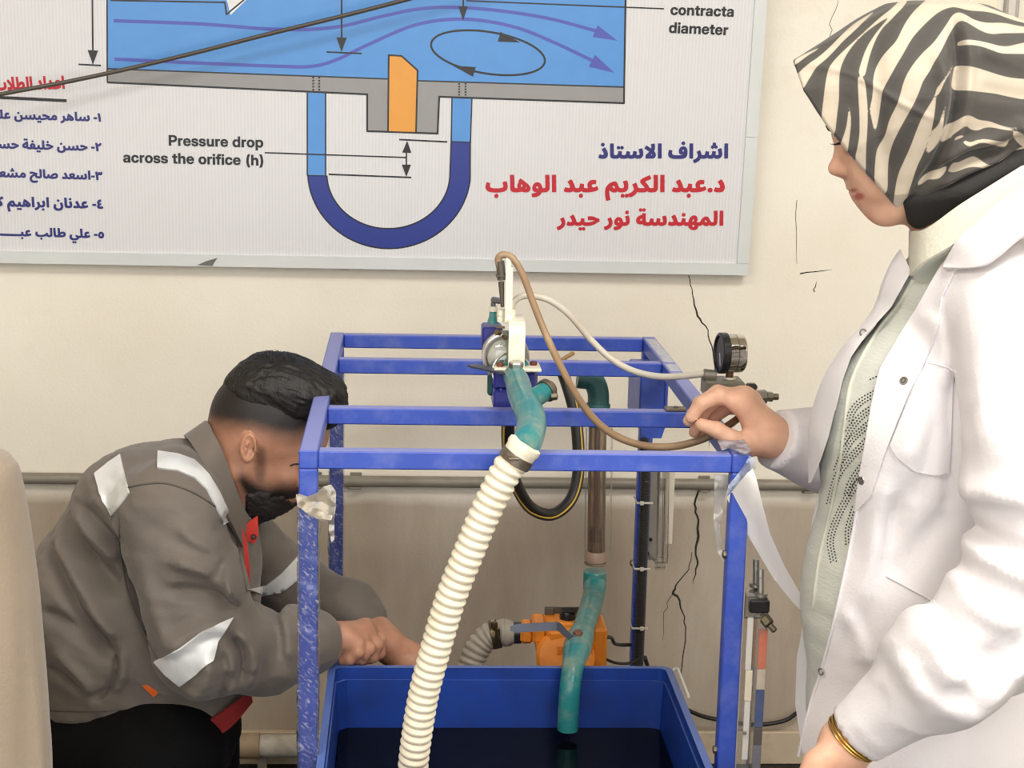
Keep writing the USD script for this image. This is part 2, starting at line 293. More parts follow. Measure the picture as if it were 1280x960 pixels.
# ================================================================== lettering
AR = {}
for cp in range(0xFE80, 0xFEFD):
    d = unicodedata.decomposition(chr(cp)).split()
    if d: AR.setdefault(''.join(chr(int(c, 16)) for c in d[1:]), {})[d[0]] = chr(cp)
def shape_ar(s):                                       # joins Arabic letters, returns them in drawing order (left to right)
    s = s.replace('\u0644\u0627', '\ue000'); AR['\ue000'] = AR['\u0644\u0627']; out = []
    dual = lambda c: c == '\u0640' or (c in AR and '<initial>' in AR[c])
    joins = lambda c: c == '\u0640' or c in AR
    for i, c in enumerate(s):
        if c not in AR: out.append(c); continue
        before = i > 0 and dual(s[i-1]) and '<final>' in AR[c]; after = i+1 < len(s) and joins(s[i+1]) and dual(c)
        out.append(AR[c].get('<medial>' if before and after else '<final>' if before else '<initial>' if after else '<isolated>'))
    return ''.join(out[::-1])
def text2d(s, arabic=False, weight=800):               # shapely outline, about 1 unit tall per em
    from PIL import Image, ImageDraw, ImageFont
    fn = glob.glob('/opt/blender-*/*/datafiles/fonts/'+('NotoSansArabic-V*' if arabic else 'Inter.woff2'))[0]; ft = ImageFont.truetype(fn, 110)
    try: ft.set_variation_by_axes([weight, 100] if arabic else [32, 700])
    except Exception: pass
    sw = 0 if arabic else 1
    x0, y0, x1, y1 = ft.getbbox(s, anchor='ls', stroke_width=sw); im = Image.new('L', (int(x1-x0+8), int(y1-y0+8)))
    ImageDraw.Draw(im).text((4-x0, 4-y0), s, 255, ft, anchor='ls', stroke_width=sw)
    on = np.pad(np.asarray(im) > 127, ((0, 0), (1, 1))).astype(np.int8); d = np.diff(on, axis=1)
    r, a = np.nonzero(d == 1); b = np.nonzero(d == -1)[1]
    g = unary_union(shapely.box(a, -r-1, b, -r)).buffer(1.6 if arabic else .7).buffer(-.2 if arabic else -.7).simplify(.6)
    return affinity.translate(g, -g.bounds[0], 4-y0)   # baseline at y = 0
# ================================================================== poster board
LEAN = math.radians(5.5); PO = at(935, 344, WY-.03)
PX, PZ, PN = A([1., 0, 0]), A([0, -math.sin(LEAN), math.cos(LEAN)]), A([0, -math.cos(LEAN), -math.sin(LEAN)])
def pl(px, py):                                        # picture coordinates -> poster plane coordinates
    d = ray(px, py); t = ((PO-CAM)@PN)/(d@PN); q = CAM+d*t-PO; return (float(q@PX), float(q@PZ))
PK = (pl(935, 344)[0]-pl(335, 334)[0])/600             # metres per pixel on the poster
po = Thing('poster_board', 'large printed orifice meter diagram board in a white frame on the wall', 'poster', tuple(PO))
def onp(poly, h0, h1): return extrude(poly, h1-h0, PO+PN*h0, PX, PZ, PN)
w_, h_ = 1.75, 1.05
pm = usdkit.material(stage, '/World/Looks/poster_white', {'g': ('geometry', {}), 'w': ('wave_texture', {'bands_direction': 'x', 'scale': 48., 'distortion': .4, 'detail': 1.}),
    'r': ('rgb_ramp', {'ramp': [(0, srgb(214, 215, 218)), (1, srgb(222, 223, 226))]}), 'b': ('bump', {'strength': .12, 'distance': .002}), 'p': ('principled_bsdf', {'roughness': .33, 'specular_ior_level': .4})},
    [('g.position', 'w.vector'), ('w.fac', 'r.fac'), ('r.color', 'p.base_color'), ('w.fac', 'b.height'), ('b.normal', 'p.normal')], surface='p.BSDF')
po.part('panel', onp(sbox(-w_, .0, 0, h_), -.016, -.002), pm, smooth=False)
frm = mat('poster_frame_white', (212, 216, 216), .35, var=.03)
fwid = 15*PK
po.part('frame_strip', onp(sbox(-w_, 0, 0, fwid), -.018, .002), frm, smooth=False)
yk = pl(945, 172)[1]
for a, b in ((fwid+.0006, yk), (yk+.0008, h_)): po.part('frame_strip', onp(sbox(-fwid, a, 0, b), -.018, .002), frm, smooth=False)
po.part('frame_strip', onp(sbox(-w_, fwid, -w_+fwid, h_), -.018, .002), frm, smooth=False)
po.part('frame_strip', onp(sbox(-w_, h_-fwid, 0, h_), -.018, .0015), frm, smooth=False)
po.part('tape_scrap', onp(Polygon([pl(*q) for q in ((247, 331), (258, 326), (272, 322), (268, 328), (266, 332))]), .002, .003), mat('tape_grey', (110, 110, 106), .6), smooth=False, label='torn grey scrap of tape on the frame')
def flat(name, col, rough=.35): return mat(name, col, rough, var=.025, vs=30)
INK = dict(sky=flat('print_sky', (88, 150, 218)), deep=flat('print_deep_blue', (48, 62, 142)), grey=flat('print_grey', (150, 150, 150)), orange=flat('print_orange', (226, 158, 68)),
           line=flat('print_line_blue', (82, 92, 180)), dark=flat('print_dark', (42, 42, 44)), red=flat('print_red', (190, 40, 52)), navy=flat('print_navy', (50, 52, 120)), white=flat('print_white', (226, 226, 226)))
hh = [.0]
def ink(name, poly, c, lvl=1, label=None, split=True, kind=None):
    gs = list(getattr(poly, 'geoms', [poly])); gs = gs if split and kind is None else [poly]
    for g in gs:
        p_ = po.part(name, onp(g, -.0024, -.002+.00025*lvl), INK[c], smooth=False, label=label)
        if kind: stage.GetPrimAtPath(p_).SetCustomDataByKey('kind', kind)
def pp(*pts): return Polygon([pl(*q) for q in pts]).buffer(0)
def stroke(pts, wpx, k=1): 
    p = [pl(*q) for q in pts]
    if k > 1: p = spline(np.c_[A(p), np.zeros(len(p))], k)[:, :2]
    return LineString(p).buffer(wpx*PK/2, cap_style=2)
def arrow(a, b, w): 
    a, b = A(pl(*a)), A(pl(*b)); d = b-a; n = A([-d[1], d[0]])/np.linalg.norm(d)*w*PK/2; return Polygon([a+n, a-n, b])
up = -430
ink('water_channel', pp((132, up), (134, 88), (781, 110), (790, up)), 'sky', 1)
ink('outline', unary_union([stroke([(132, up), (134, 103)], 1.6), stroke([(134, 86), (490, 99)], 1.6), stroke([(522, 101), (781, 109)], 1.6), stroke([(789, up), (780, 130)], 2.2)]), 'dark', 3)
ink('pipe_wall', pp((134, 87), (487, 99), (487, 104), (519, 104), (519, 101), (781, 110), (780, 129), (549, 121), (547, 167), (459, 164), (459, 118), (134, 103)), 'grey', 2)
ink('outline', unary_union([stroke([(134, 103), (459, 118), (459, 164), (547, 167), (549, 121), (780, 129)], 2.2)]), 'dark', 4)
ink('orifice_plate', pp((486, 69), (502, 70), (522, 88), (520, 166), (485, 164)), 'orange', 4)
ink('outline', stroke([(485, 164), (486, 69), (502, 70), (522, 88), (520, 166)], 2), 'dark', 5)
# manometer tube: light above, dark U below
ctr = lambda r, x0, a: [(x0+r*math.cos(t), a+r*.86*math.sin(t)) for t in np.linspace(0, math.pi, 40)]
ink('manometer_tube', pp((384, 116), (407, 117), (407, 220), (384, 219)), 'sky', 1)
ink('manometer_tube', pp((565, 122), (590, 123), (589, 178), (564, 177)), 'sky', 1)
outer = [(384, 219)]+[(486.5-102*math.cos(t), 214+97*math.sin(t)) for t in np.linspace(.05, math.pi-.12, 40)]+[(588, 178)]
inner = [(564, 177)]+[(485.5-77*math.cos(t), 217+69*math.sin(t)) for t in np.linspace(math.pi-.1, .05, 40)]+[(407, 220)]
ink('manometer_liquid', pp(*outer, *inner), 'deep', 1)
ink('outline', unary_union([stroke([(384, 116)]+outer+[(590, 123)], 1.6), stroke([(565, 122)]+inner+[(407, 117)], 1.6), stroke([(384, 219.5), (407, 220)], 1.2), stroke([(564, 177), (589, 178)], 1.2)]), 'dark', 2)
def dots(x, y0, y1, n): return unary_union([stroke([(x, y0+(y1-y0)*k/n), (x, y0+(y1-y0)*(k+.55)/n)], 2.2) for k in range(n)])
for x, y0, y1 in ((391.5, 96, 115), (399, 96, 115), (574, 104, 121), (582, 104, 121)): ink('tapping_line', dots(x, y0, y1, 5), 'dark', 4, kind='stuff')
ink('flow_line', stroke([(142, 26), (250, 30), (350, 37), (420, 34), (480, 20), (535, 10), (600, 11), (680, 22), (750, 40)], 4, 6), 'line', 2)
ink('flow_line', stroke([(143, 74), (250, 79), (350, 83), (390, 83), (420, 75), (460, 56), (520, 31), (580, 24), (640, 33), (690, 52), (745, 78)], 4, 6), 'line', 2)
ink('flow_arrow', unary_union([arrow((744, 39), (772, 51), 15), arrow((740, 76), (768, 91), 16)]), 'line', 3)
ink('swirl_line', Polygon([pl(610+72*math.cos(t)*math.cos(.16)-26*math.sin(t)*math.sin(.16), 66+72*math.cos(t)*math.sin(.16)+26*math.sin(t)*math.cos(.16)) for t in np.linspace(0, 2*math.pi, 60)]).exterior.buffer(1.2*PK), 'dark', 3)
ink('swirl_arrow', unary_union([arrow((624, 46), (650, 53), 12), arrow((593, 90), (566, 82), 12)]), 'dark', 4)
ink('dimension_line', unary_union([stroke([(114, -120), (116, 66)], 1.8), stroke([(98, 80.5), (126, 82)], 1.8), stroke([(427, -100), (427, 50)], 1.8), stroke([(408, 65), (452, 67)], 1.8), stroke([(580, -100), (579, 10)], 1.8)]), 'dark', 4)
ink('dimension_arrow', unary_union([arrow((116, 63), (116, 81), 12), arrow((427, 47), (427, 65), 12), arrow((579, 8), (579, 26), 11)]), 'dark', 5)
ink('leader_line', unary_union([stroke([(583, 1), (830, 11)], 1.5), stroke([(331, 191), (508, 197)], 1.5), stroke([(411, 218), (514, 222)], 1.8), stroke([(499, 174.5), (559, 177.5)], 1.8), stroke([(508, 182), (508, 217)], 1.6)]), 'dark', 4)
ink('dimension_arrow', unary_union([arrow((508.5, 191), (509, 176), 11), arrow((508, 206), (508, 221), 11)]), 'dark', 5)
ink('block_arrow', pp((130, -20), (272, -18), (284, 2), (288, 19), (310, -2), (330, -22), (330, -40), (130, -40)), 'white', 2)
ink('outline', stroke([(138, 0.5), (281, 3), (283, 18), (312, -6)], 1.8), 'dark', 3)
def words(name, s, x0, x1, ybase, c, arabic=False, right=False, yb2=None, weight=800, hpx=None):
    """one line of print between x0 and x1, on the baseline ybase"""
    g = text2d(shape_ar(s) if arabic else s, arabic, weight); a, b = A(pl(x0, ybase)), A(pl(x1, ybase if yb2 is None else yb2)); L = np.linalg.norm(b-a)
    kx = L/(g.bounds[2]-g.bounds[0]); ky = kx if hpx is None else hpx*PK/(g.bounds[3]-g.bounds[1])
    g = affinity.rotate(affinity.scale(g, kx, ky, origin=(0, 0)), math.atan2(b[1]-a[1], b[0]-a[0]), origin=(0, 0), use_radians=True)
    ink(name, affinity.translate(g, *a), c, 4, split=False)
words('caption', 'contracta', 838, 917, 18.5, 'dark', yb2=21); words('caption', 'diameter', 836, 910, 41, 'dark', yb2=44)
words('caption', 'Pressure drop', 211, 329, 182, 'dark', yb2=184.5); words('caption', 'across the orifice (h)', 154, 329, 203, 'dark', yb2=207)
words('supervisor_line', 'اشراف الاستاذ', 748, 910, 198, 'navy', True, weight=860); words('supervisor_line', 'د.عبد الكريم عبد الوهاب', 607, 906, 240, 'red', True, weight=860)
words('supervisor_line', 'المهندسة نور حيدر', 696, 904, 282, 'red', True, weight=860)
words('student_line', 'اعداد الطلاب', -7, 81, 113, 'red', True, yb2=111, hpx=21)
ink('underline', stroke([(-60, 119), (83, 126)], 3.6), 'dark', 4)
for s, x0, x1, y, in (('١- ساهر محيسن علي', -13, 126, 151), ('٢- حسن خليفة حسن', -15, 127, 188), ('٣-اسعد صالح مشعل', -13, 128, 224), ('٤- عدنان ابراهيم كاظم', -34, 129, 260), ('٥- علي طالب عبـــــــد', -16, 130, 297)):
    words('student_line', s, x0, x1, y-3, 'navy', True, yb2=y+1)
# black cable hanging across the board
cp = [at(x, y, yy) for x, y, yy in ((-90, 137, 1.00), (0, 118, 1.05), (80, 103, 1.07), (160, 86, 1.075), (240, 67, 1.075), (330, 44, 1.07), (420, 22, 1.065), (510, -1, 1.06), (640, -36, 1.05), (800, -75, 1.05))]
solo('black_cable', pipe(cp, .0042, 10), mat('cable_black', (74, 66, 58), .4, var=.1), 'dark cable sagging diagonally across the left of the diagram board', 'cable')
# ================================================================== blue steel rig
blue = mat('rig_blue', (52, 80, 178), .42, var=.08, vs=14, dirt=(120, 130, 190), damt=.35, ds=22, bump=.06, bs=120, dust=(146, 150, 204))
rig = Thing('steel_rig', 'blue square tube steel rig frame standing over the blue tank', 'frame', (FW/2, FD/2, 0))
T = TB
legs = [rig.part('leg', cbox((x, y, 0), (x+T, y+T, ZT-T-.0005), .0018), blue) for x, y in ((0, 0), (FW-T, 0), (0, FD-T), (FW-T, FD-T))]
for x in (0, FW-T): rig.part('side_rail', cbox((x, 0, ZT-T), (x+T, FD, ZT), .0018), blue)
R3, R2 = atz(520, 509, ZT)[1]-.012, atz(520, 448.5, ZT)[1]-.012
RAILY = (0, R3, R2, FD-T)
for y in RAILY: rig.part('cross_rail', cbox((T+.0004, y+.0004, ZT-T), (FW-T-.0004, y+T-.0004, ZT-.0006), .0018), blue)
for x in (0, FW-T): rig.part('lower_rail', cbox((x, T, .10), (x+T, FD-T, .10+T), .0018), blue)
rig.part('lower_rail', cbox((T, FD-T, .10), (FW-T, FD, .10+T), .0018), blue)
chrome = mat('bright_steel', (190, 188, 182), .25, .9, var=.05); steel = mat('dull_steel', (128, 120, 108), .45, .8, var=.15, dirt=(92, 70, 50), damt=.5, ds=40)
for px, py in ((896, 693), (891, 937)):
    q = at(px, py, .012); rig.part('bolt', hexbolt((FW-T, q[1], q[2]), (-1, 0, 0), .006, .005), steel)
# sticker remains on the right hand side rail
sm = mat('sticker_paper', (196, 198, 204), .6, var=.15, vs=60, dirt=(110, 120, 170), damt=.8, ds=60)
for a, b in (((812, 424), (822, 437)), ((818, 437), (830, 453)), ((830, 455), (838, 464))):
    y1, y0 = atz(*a, ZT)[1], atz(*b, ZT)[1]; rig.part('sticker_scrap', cbox((FW-T+.004, y0, ZT), (FW-.003, y1-.003, ZT+.0006), .0002), sm, smooth=False)
# cling film on the two left legs
film = clear('cling_film', fac=.2, rough=.16, milky=.02, milk=(214, 216, 228), streak='diag', lo=.54, hi=.90)
def wrap(x, y, z0, z1, seed):
    n, k = 24, int((z1-z0)/.007); a = np.linspace(0, 2*np.pi, n, endpoint=False); h = T/2
    r = h/np.maximum(np.abs(np.cos(a)), np.abs(np.sin(a))); zz = np.linspace(z0, z1, k)
    P = np.stack([np.broadcast_to(x+h+np.cos(a)*r, (k, n)), np.broadcast_to(y+h+np.sin(a)*r, (k, n)), np.broadcast_to(zz[:, None], (k, n))], -1)
    q = P.copy(); q[..., 2] += .9*(P[..., 0]-P[..., 1]); d = .0012+.0022*meshkit.noise(q*A([60, 60, 110]), seed)**2
    C = A([x+h, y+h, 0]); o = P-C; o[..., 2] = 0; P = P+o/np.linalg.norm(o, axis=-1, keepdims=True)*d[..., None]*1.3
    i = np.arange(k-1)[:, None]*n; j = np.arange(n)[None]; j2 = (j+1) % n; f = np.stack([i+j, i+j2, i+n+j2, i+n+j], -1).reshape(-1, 4)
    return TM(P.reshape(-1, 3), np.vstack([f[:, :3], f[:, [0, 2, 3]]]))
zw = at(385, 622, 0)[2]
rig.part('film_wrap', wrap(0, 0, .05, zw, 3), film, parent=legs[0], smooth=60, label='crinkled clear film wound round the leg')
rig.part('film_wrap', wrap(0, FD-T, .14, ZT-T-.03, 5), film, parent=legs[2], smooth=60, label='crinkled clear film wound round the leg')
# gathered film knot on the front left leg
bagm = clear('bag_film', fac=.3, rough=.2, milky=.22, milk=(200, 188, 164), streak=(3, 3, 3), lo=.38, hi=.95)
def crumple(amp, fr, seed): return lambda v: np.stack([np.zeros(len(v)), (meshkit.fbm(v*fr, 3, seed)-.5)*2*amp, np.zeros(len(v))], 1)
kn = Thing('film_bunch', 'crumpled pale plastic film bunched round the top of the front left rig leg', 'plastic film', tuple(at(395, 640, -.004)))
kn.part('flap', sheet([(369, 622), (374, 617), (384, 621), (396, 616), (404, 608), (414, 606), (420, 615), (420, 632), (418, 648), (418, 675), (414, 679), (411, 662), (412, 652), (402, 651), (388, 645), (375, 634)], -.006, 3, .0012, crumple(.008, 60, 2)), bagm, smooth=50)
kn.part('fold', sheet([(370, 618), (378, 622), (388, 632), (404, 641), (416, 645), (414, 650), (398, 648), (382, 640), (372, 632)], -.012, 3, .0015, crumple(.006, 80, 8)), bagm, smooth=50)
# blue film and white sheet at the front right corner
wrapm = clear('corner_film', fac=.3, rough=.2, milky=.14, milk=(190, 200, 222), streak=(3, 3, 3), lo=.45, hi=.7)
sheetm = mat('white_sheet', (240, 237, 235), .45, var=.03, bump=.1, bs=40, specular_ior_level=.4)
cs = Thing('white_plastic_sheet', 'white plastic sheet hanging from the front right corner of the rig towards the woman', 'plastic sheet', tuple(at(940, 640, -.01)))
def ysh(x, y): return -.012+.02*math.sin((x-.55*y)/17.)-.03*max(0, (x-945)/60.)
cs.part('sheet', sheet([(908, 622), (934, 592), (941, 586), (946, 600), (954, 634), (963, 668), (980, 706), (1004, 748), (1004, 766), (990, 752), (966, 722), (940, 678), (920, 645)], ysh, 4, .0012), sheetm, smooth=60)
cs.part('film', sheet([(907, 621), (911, 606), (926, 588), (937, 570), (942, 572), (945, 586), (934, 593), (920, 608)], lambda x, y: -.006, 4, .001, crumple(.004, 60, 4)), wrapm, smooth=50, label='bluish clear film folded round the corner')
cs.part('film', sheet([(893, 593), (912, 594), (906, 625), (900, 660), (906, 705), (897, 690), (892, 650)], .03, 4, .001, crumple(.006, 40, 6)), clear('thin_film', fac=.2, milky=.22, streak=(3, 3, 1), lo=.5, hi=.8), smooth=50, label='loose clear film hanging behind the leg')
def topfilm(x, y): return atz(x, y, ZT+.003)
p, f = tri2d(Polygon([(880, 541), (893, 530), (906, 536), (928, 550), (940, 566), (930, 570), (912, 562), (902, 565), (896, 552)]), 3)
v = A([topfilm(*q) for q in p]); v[:, 2] += .006*meshkit.fbm(v*60, 3, 9); cs.part('film', solidify(v, f, A([0, 0, .0006])), wrapm, smooth=50, label='crinkled clear film stuck on top of the corner')

# ================================================================== tank
tankm = mat('tank_blue', (26, 62, 150), .38, var=.14, vs=6, dirt=(30, 44, 92), damt=.55, ds=9, dust=(84, 112, 180))
RZ = .53
bl, brr = atz(405, 832, RZ), atz(838.5, 832, RZ)
ty1 = (bl[1]+brr[1])/2; tx0, tx1 = T+.004, FW-T-.004; ty0 = -.13
il, ir = atz(415.8, 836, RZ), atz(831.7, 836, RZ)
tx0, tx1 = T+.0006, brr[0]
def rrect(x0, y0, x1, y1, r): return sbox(x0+r, y0+r, x1-r, y1-r).buffer(r, 6)
rim = rrect(tx0, ty0, tx1, ty1, .02).difference(rrect(tx0+.011, ty0+.011, tx1-.011, ty1-.011, .012))
def ringwalls(z0, z1, in0, in1, th):                   # tapered wall ring
    vs, n = [], 0
    for z, i in ((z0, in0), (z1, in1)):
        for k in (i, i+th):
            g = rrect(tx0+k, ty0+k, tx1-k, ty1-k, .016); L = g.exterior.length; vs.append([(*g.exterior.interpolate(t/80., True).coords[0], z) for t in range(80)])
    v = A(vs).reshape(-1, 3); f = []
    for a, b in ((0, 2), (2, 3), (3, 1), (1, 0)):
        for k in range(80):
            k2 = (k+1) % 80; f += [(a*80+k, a*80+k2, b*80+k2), (a*80+k, b*80+k2, b*80+k)]
    m = TM(v, A(f)); 
    if m.volume < 0: m.invert()
    return m
tank = Thing('water_tank', 'open blue plastic tank inside the rig holding dark water', 'tank', ((tx0+tx1)/2, (ty0+ty1)/2, 0))
tank.part('wall', ringwalls(.012, RZ-.02, .03, .009, .004), tankm, smooth=40)
tank.part('rim', extrude(rim, .026, (0, 0, RZ-.026)), tankm, smooth=False)
tank.part('base', extrude(rrect(tx0+.03, ty0+.03, tx1-.03, ty1-.03, .016), .014, (0, 0, 0)), tankm, smooth=False)
WZ = atz(640, 909, RZ-.1)[2]
wl = at(640, 909, ty1-.016)[2]
solo('tank_water', extrude(rrect(tx0+.0185, ty0+.0185, tx1-.0185, ty1-.0185, .012), .004, (0, 0, wl-.004)), mat('dark_water', (6, 8, 12), .12, var=.2, specular_ior_level=.1), 'dark still water filling the blue tank', 'water', smooth=False, kind='stuff')
# white bent strip hooked on the right rim
q = [atz(x, y, RZ+.004) for x, y in ((842, 837), (847, 836), (852, 848), (861, 871))]
solo('white_strip', pipe(q, .0022, 8, 4), mat('white_plastic', (228, 226, 218), .4), 'thin white plastic strip lying on the right rim of the tank', 'strip')
# ================================================================== white suction hose, teal pipes, flow head on top
teal = mat('teal_pipe', (42, 128, 130), .28, var=.12, vs=16, dirt=(140, 150, 132), damt=.65, ds=26, bump=.05)
tealdk = mat('teal_pipe_dull', (34, 92, 92), .4, var=.12, dirt=(70, 100, 92), damt=.5)
hosem = mat('hose_cream', (240, 231, 208), .42, var=.03, dirt=(190, 170, 130), damt=.25, ds=30)
white = mat('white_fitting', (240, 234, 214), .4, var=.03, dirt=(190, 170, 130), damt=.3, ds=40)
navy = mat('valve_blue', (42, 48, 140), .35, var=.1, dirt=(70, 74, 130), damt=.4)
rust = mat('rusty_bolt', (112, 62, 50), .6, .3, var=.2); rubber = mat('black_rubber', (24, 23, 22), .45, var=.15)
lever_m = mat('lever_grey_blue', (70, 76, 92), .4, .2, var=.12, dirt=(60, 62, 70), damt=.5, ds=40)
def pipe3(pts, r, n=20, k=8): return tube(spline([at(*q) for q in pts], k), r, n)
def corrugated(pts, r, pitch, amp, n=26, k=10):
    p, s = resample(spline([at(*q) for q in pts], k), pitch/6); ph = (s/pitch) % 1
    prof = np.interp(ph, [0, .12, .3, .55, .75, 1], [0, .1, .85, 1, .7, 0]); return tube(p, r-amp+amp*prof, n)
wh = Thing('suction_hose', 'long cream corrugated hose running from the teal elbow down into the blue tank', 'hose', tuple(at(560, 760, 0)))
hp = [(648, 572, -.045), (634, 587, -.045), (607, 640, -.04), (585, 693, -.035), (564, 746, -.028), (548, 799, -.02), (544, 813, -.018), (530, 866, -.008), (521, 919, .004), (516, 962, .015), (513, 1010, .03)]
wh.part('hose', corrugated(hp, .0222, .0128, .0034), hosem, smooth=60)
a, b = at(652, 563, -.045), at(636, 587, -.045); ax = (b-a)/np.linalg.norm(b-a)
wh.part('collar', lathe([(.0192, -.012), (.0235, -.010), (.0242, -.004), (.0225, 0), (.0215, .012)], a, ax), white, label='flared white hose end')
wh.part('clamp_band', [lathe([(.0222, .006), (.0232, .007), (.0232, .019), (.0222, .02)], a, ax, 32), cbox(at(638, 568, -.07)-.004, at(646, 577, -.062)+.004, .002)], steel, label='rusty steel hose clamp')
fl = Thing('flow_control_head', 'blue and white flow head with round sight glass on top of the rig', 'valve', tuple(at(645, 500, .34)))
Yd = .34
def px_box(x0, y0, x1, y1, ya, yb, c=.002): a, b = at(x0, y0, ya), at(x1, y1, ya); return cbox((a[0], ya, a[2]), (b[0], yb, b[2]), c)
fl.part('lower_block', px_box(617, 488, 651, 513, .315, .40, .003), navy)
c0 = at(645, 478, .35); fl.part('valve_body', [px_box(617, 462, 648, 487.5, .32, .40, .004), cyl(at(646, 500, .352), at(646, 463, .352), .0325, 28, .003)], navy)
fl.part('side_lug', px_box(610, 468, 617, 495, .36, .385, .003), tealdk)
pz_ = at(647, 460, .33)[2]; xa, xb = at(617, 460, .33)[0], at(676, 460, .33)[0]
fl.part('bracket_plate', cbox((xa, .312, pz_-.003), (xb, .37, pz_+.002), .0012), white)
yb_ = .318; s0, s1 = at(635, 460, yb_), at(655.5, 460, yb_)
zt_ = at(645, 408, yb_)[2]
prof = [(yb_, pz_), (yb_, zt_-.012), (yb_+.006, zt_-.002), (yb_+.016, zt_+.003), (yb_+.075, zt_+.006)]
st = LineString(prof).buffer(.0016, cap_style=2)
fl.part('bracket', extrude(st, s1[0]-s0[0], (s0[0], 0, 0), (0, 1, 0), (0, 0, 1), (1, 0, 0)), white, smooth=30)
fl.part('upright_strap', px_box(632.5, 322, 637.5, 404, .352, .356, .001), white, smooth=False); fl.part('upright_strap', px_box(637.8, 334, 640, 402, .352, .368, .0006), white, smooth=False)
cc = at(632, 446, .36)
fl.part('sight_body', lathe([(.034, 0), (.036, .004), (.036, .03), (.03, .034)], cc+A([0, .036, 0]), (0, -1, .12), 36), mat('sight_body_metal', (150, 146, 134), .35, .6, var=.15, dirt=(80, 110, 104), damt=.6, ds=20))
fl.part('sight_glass', lathe([(.033, 0), (.0315, .006), (.026, .012), (.016, .0155), (.004, .017)], cc, (0, -1, .12), 36), clear('sight_glass', tint=(.86, .88, .84), fac=.4, rough=.05, milky=.12), smooth=60)
fl.part('rim', ring(cc+A([0, -.001, 0]), (0, -1, .12), .0345, .0028, 40, 8), chrome)
fl.part('rim', ring(at(640, 466, .335), (.2, -1, .3), .031, .0018, 40, 8), chrome)
fl.part('teal_collar', lathe([(.026, 0), (.028, .004), (.028, .018), (.02, .024)], at(641, 470, .352), (0, -.4, 1), 28), teal)
fl.part('rear_block', px_box(603, 409, 628, 440, .40, .45, .003), navy)
k0 = at(616, 404, .41)
fl.part('valve_stem', lathe([(.0095, 0), (.006, .012), (.006, .019)], k0, (0, 0, 1), 20), teal); fl.part('stem_collar', lathe([(.0065, .019), (.0068, .020), (.0068, .026), (.006, .027)], k0, (0, 0, 1), 20), white)
fl.part('knob', [lathe([(.004, .027), (.004, .033)], k0, (0, 0, 1), 14)]+[lathe([(.008, .033), (.0095, .035), (.0095, .039), (.008, .041)], k0, (.15, 0, 1), 9)], mat('knob_grey', (112, 114, 118), .4, .4))
for px, r in ((626.5, .0068), (639.5, .0062)): fl.part('fitting', lathe([(r, 0), (r, .006), (r*.85, .0065), (r*.85, .010), (r, .0105), (r, .019), (r*.8, .0195)], at(px, 402, .37), (0, 0, 1), 20), white)
fl.part('clip_screw', [px_box(620, 408, 631, 411, .335, .34, .0006), hexbolt(at(624, 416, .335), (-.6, -1, .3), .005, .01), hexbolt(at(630, 420, .33), (.3, -1, -.4), .004, .008)], mat('clip_bronze', (98, 84, 66), .4, .6))
for q in ((625, 457, .33), (667, 454, .345)): fl.part('bolt', hexbolt(A([at(*q)[0], q[2], pz_+.002]), (0, 0, 1), .0055, .006), rust)
bo = at(645, 459, .285); fl.part('bolt', hexbolt(bo, (0, -.15, 1), .0115, .009, .024, .0065), chrome, label='large bright hex bolt')
# lever arm to the left
l0, l1 = at(590, 457.5, .36), at(652, 473, .262); t, s, u = frame_axes(l1-l0)
L_ = np.linalg.norm(l1-l0); shape_ = Polygon([(0, -.009), (.012, -.0115), (L_*.6, -.0065), (L_, -.006), (L_+.004, 0), (L_, .006), (L_*.6, .0065), (.012, .0115), (0, .009)])
fl.part('lever', extrude(shape_, .003, l0, t, s, u), lever_m, label='flat grey-blue lever')
e0 = [(643, 470, .30), (647, 478, .262), (651, 493, .20), (658, 508, .135), (663.5, 522, .085), (664, 536, .035), (659, 552, -.02), (652, 566, -.05)]
fl.part('elbow_pipe', tube(spline([at(*q) for q in e0], 8), np.interp(np.linspace(0, 1, 57), [0, .12, .3, .45, .6, .9, 1], [.0175, .0185, .0195, .0215, .021, .0205, .0188]), 26), teal, smooth=60, label='bent teal pipe elbow')
b0, b1 = at(657, 505, .155), at(685, 487, .185)
fl.part('branch', [cyl(b0, b1, .0155, 22, .001, .0135)], teal); d_ = (b1-b0)/np.linalg.norm(b1-b0)
fl.part('branch_clamp', [lathe([(.0165, -.006), (.0175, -.005), (.0175, .001), (.016, .002)], b1, d_, 26), hexbolt(at(690, 496, .17), (1, -.3, .2), .006, .008)], steel); fl.part('branch_plug', lathe([(.009, 0), (.011, .002), (.011, .008), (.007, .011)], b1, d_, 18), mat('plug_bronze', (120, 96, 74), .5, .4))
# brown rubber hose and clear white hose
brown = mat('hose_brown', (150, 122, 92), .4, var=.14, vs=12, dirt=(186, 160, 126), damt=.5, ds=16)
bh = Thing('brown_hose', 'thin brown rubber hose looping from the white bracket down to the right rail', 'hose', tuple(at(760, 530, .2)))
bh.part('hose', tube(spline([at(*q) for q in ((627, 346, .36), (624, 332, .36), (623, 323, .36), (629, 318.5, .358), (641, 323, .355), (654, 345, .35), (667, 380, .345), (681, 415, .33), (698, 452, .30), (718, 490, .26), (742, 523, .215), (770, 545, .185), (805, 557, .16), (842, 558, .14), (875, 550, .13), (902, 537, .13), (926, 520, .16), (940, 503, .24))], 7), .0056, 14), brown, smooth=60)
bh.part('end_sleeve', [cyl(at(627, 350, .36), at(625, 326, .36), .0068, 16), cyl(at(628, 384, .36), at(626.5, 352, .36), .0028, 12, .001, .0048), px_box(620, 344, 631, 347, .352, .368, .001)], mat('sleeve_grey', (92, 88, 78), .4, .3, var=.15), label='grey metal hose end')
whm = mat('hose_white', (206, 200, 186), .35, var=.06, dirt=(176, 156, 124), damt=.4)
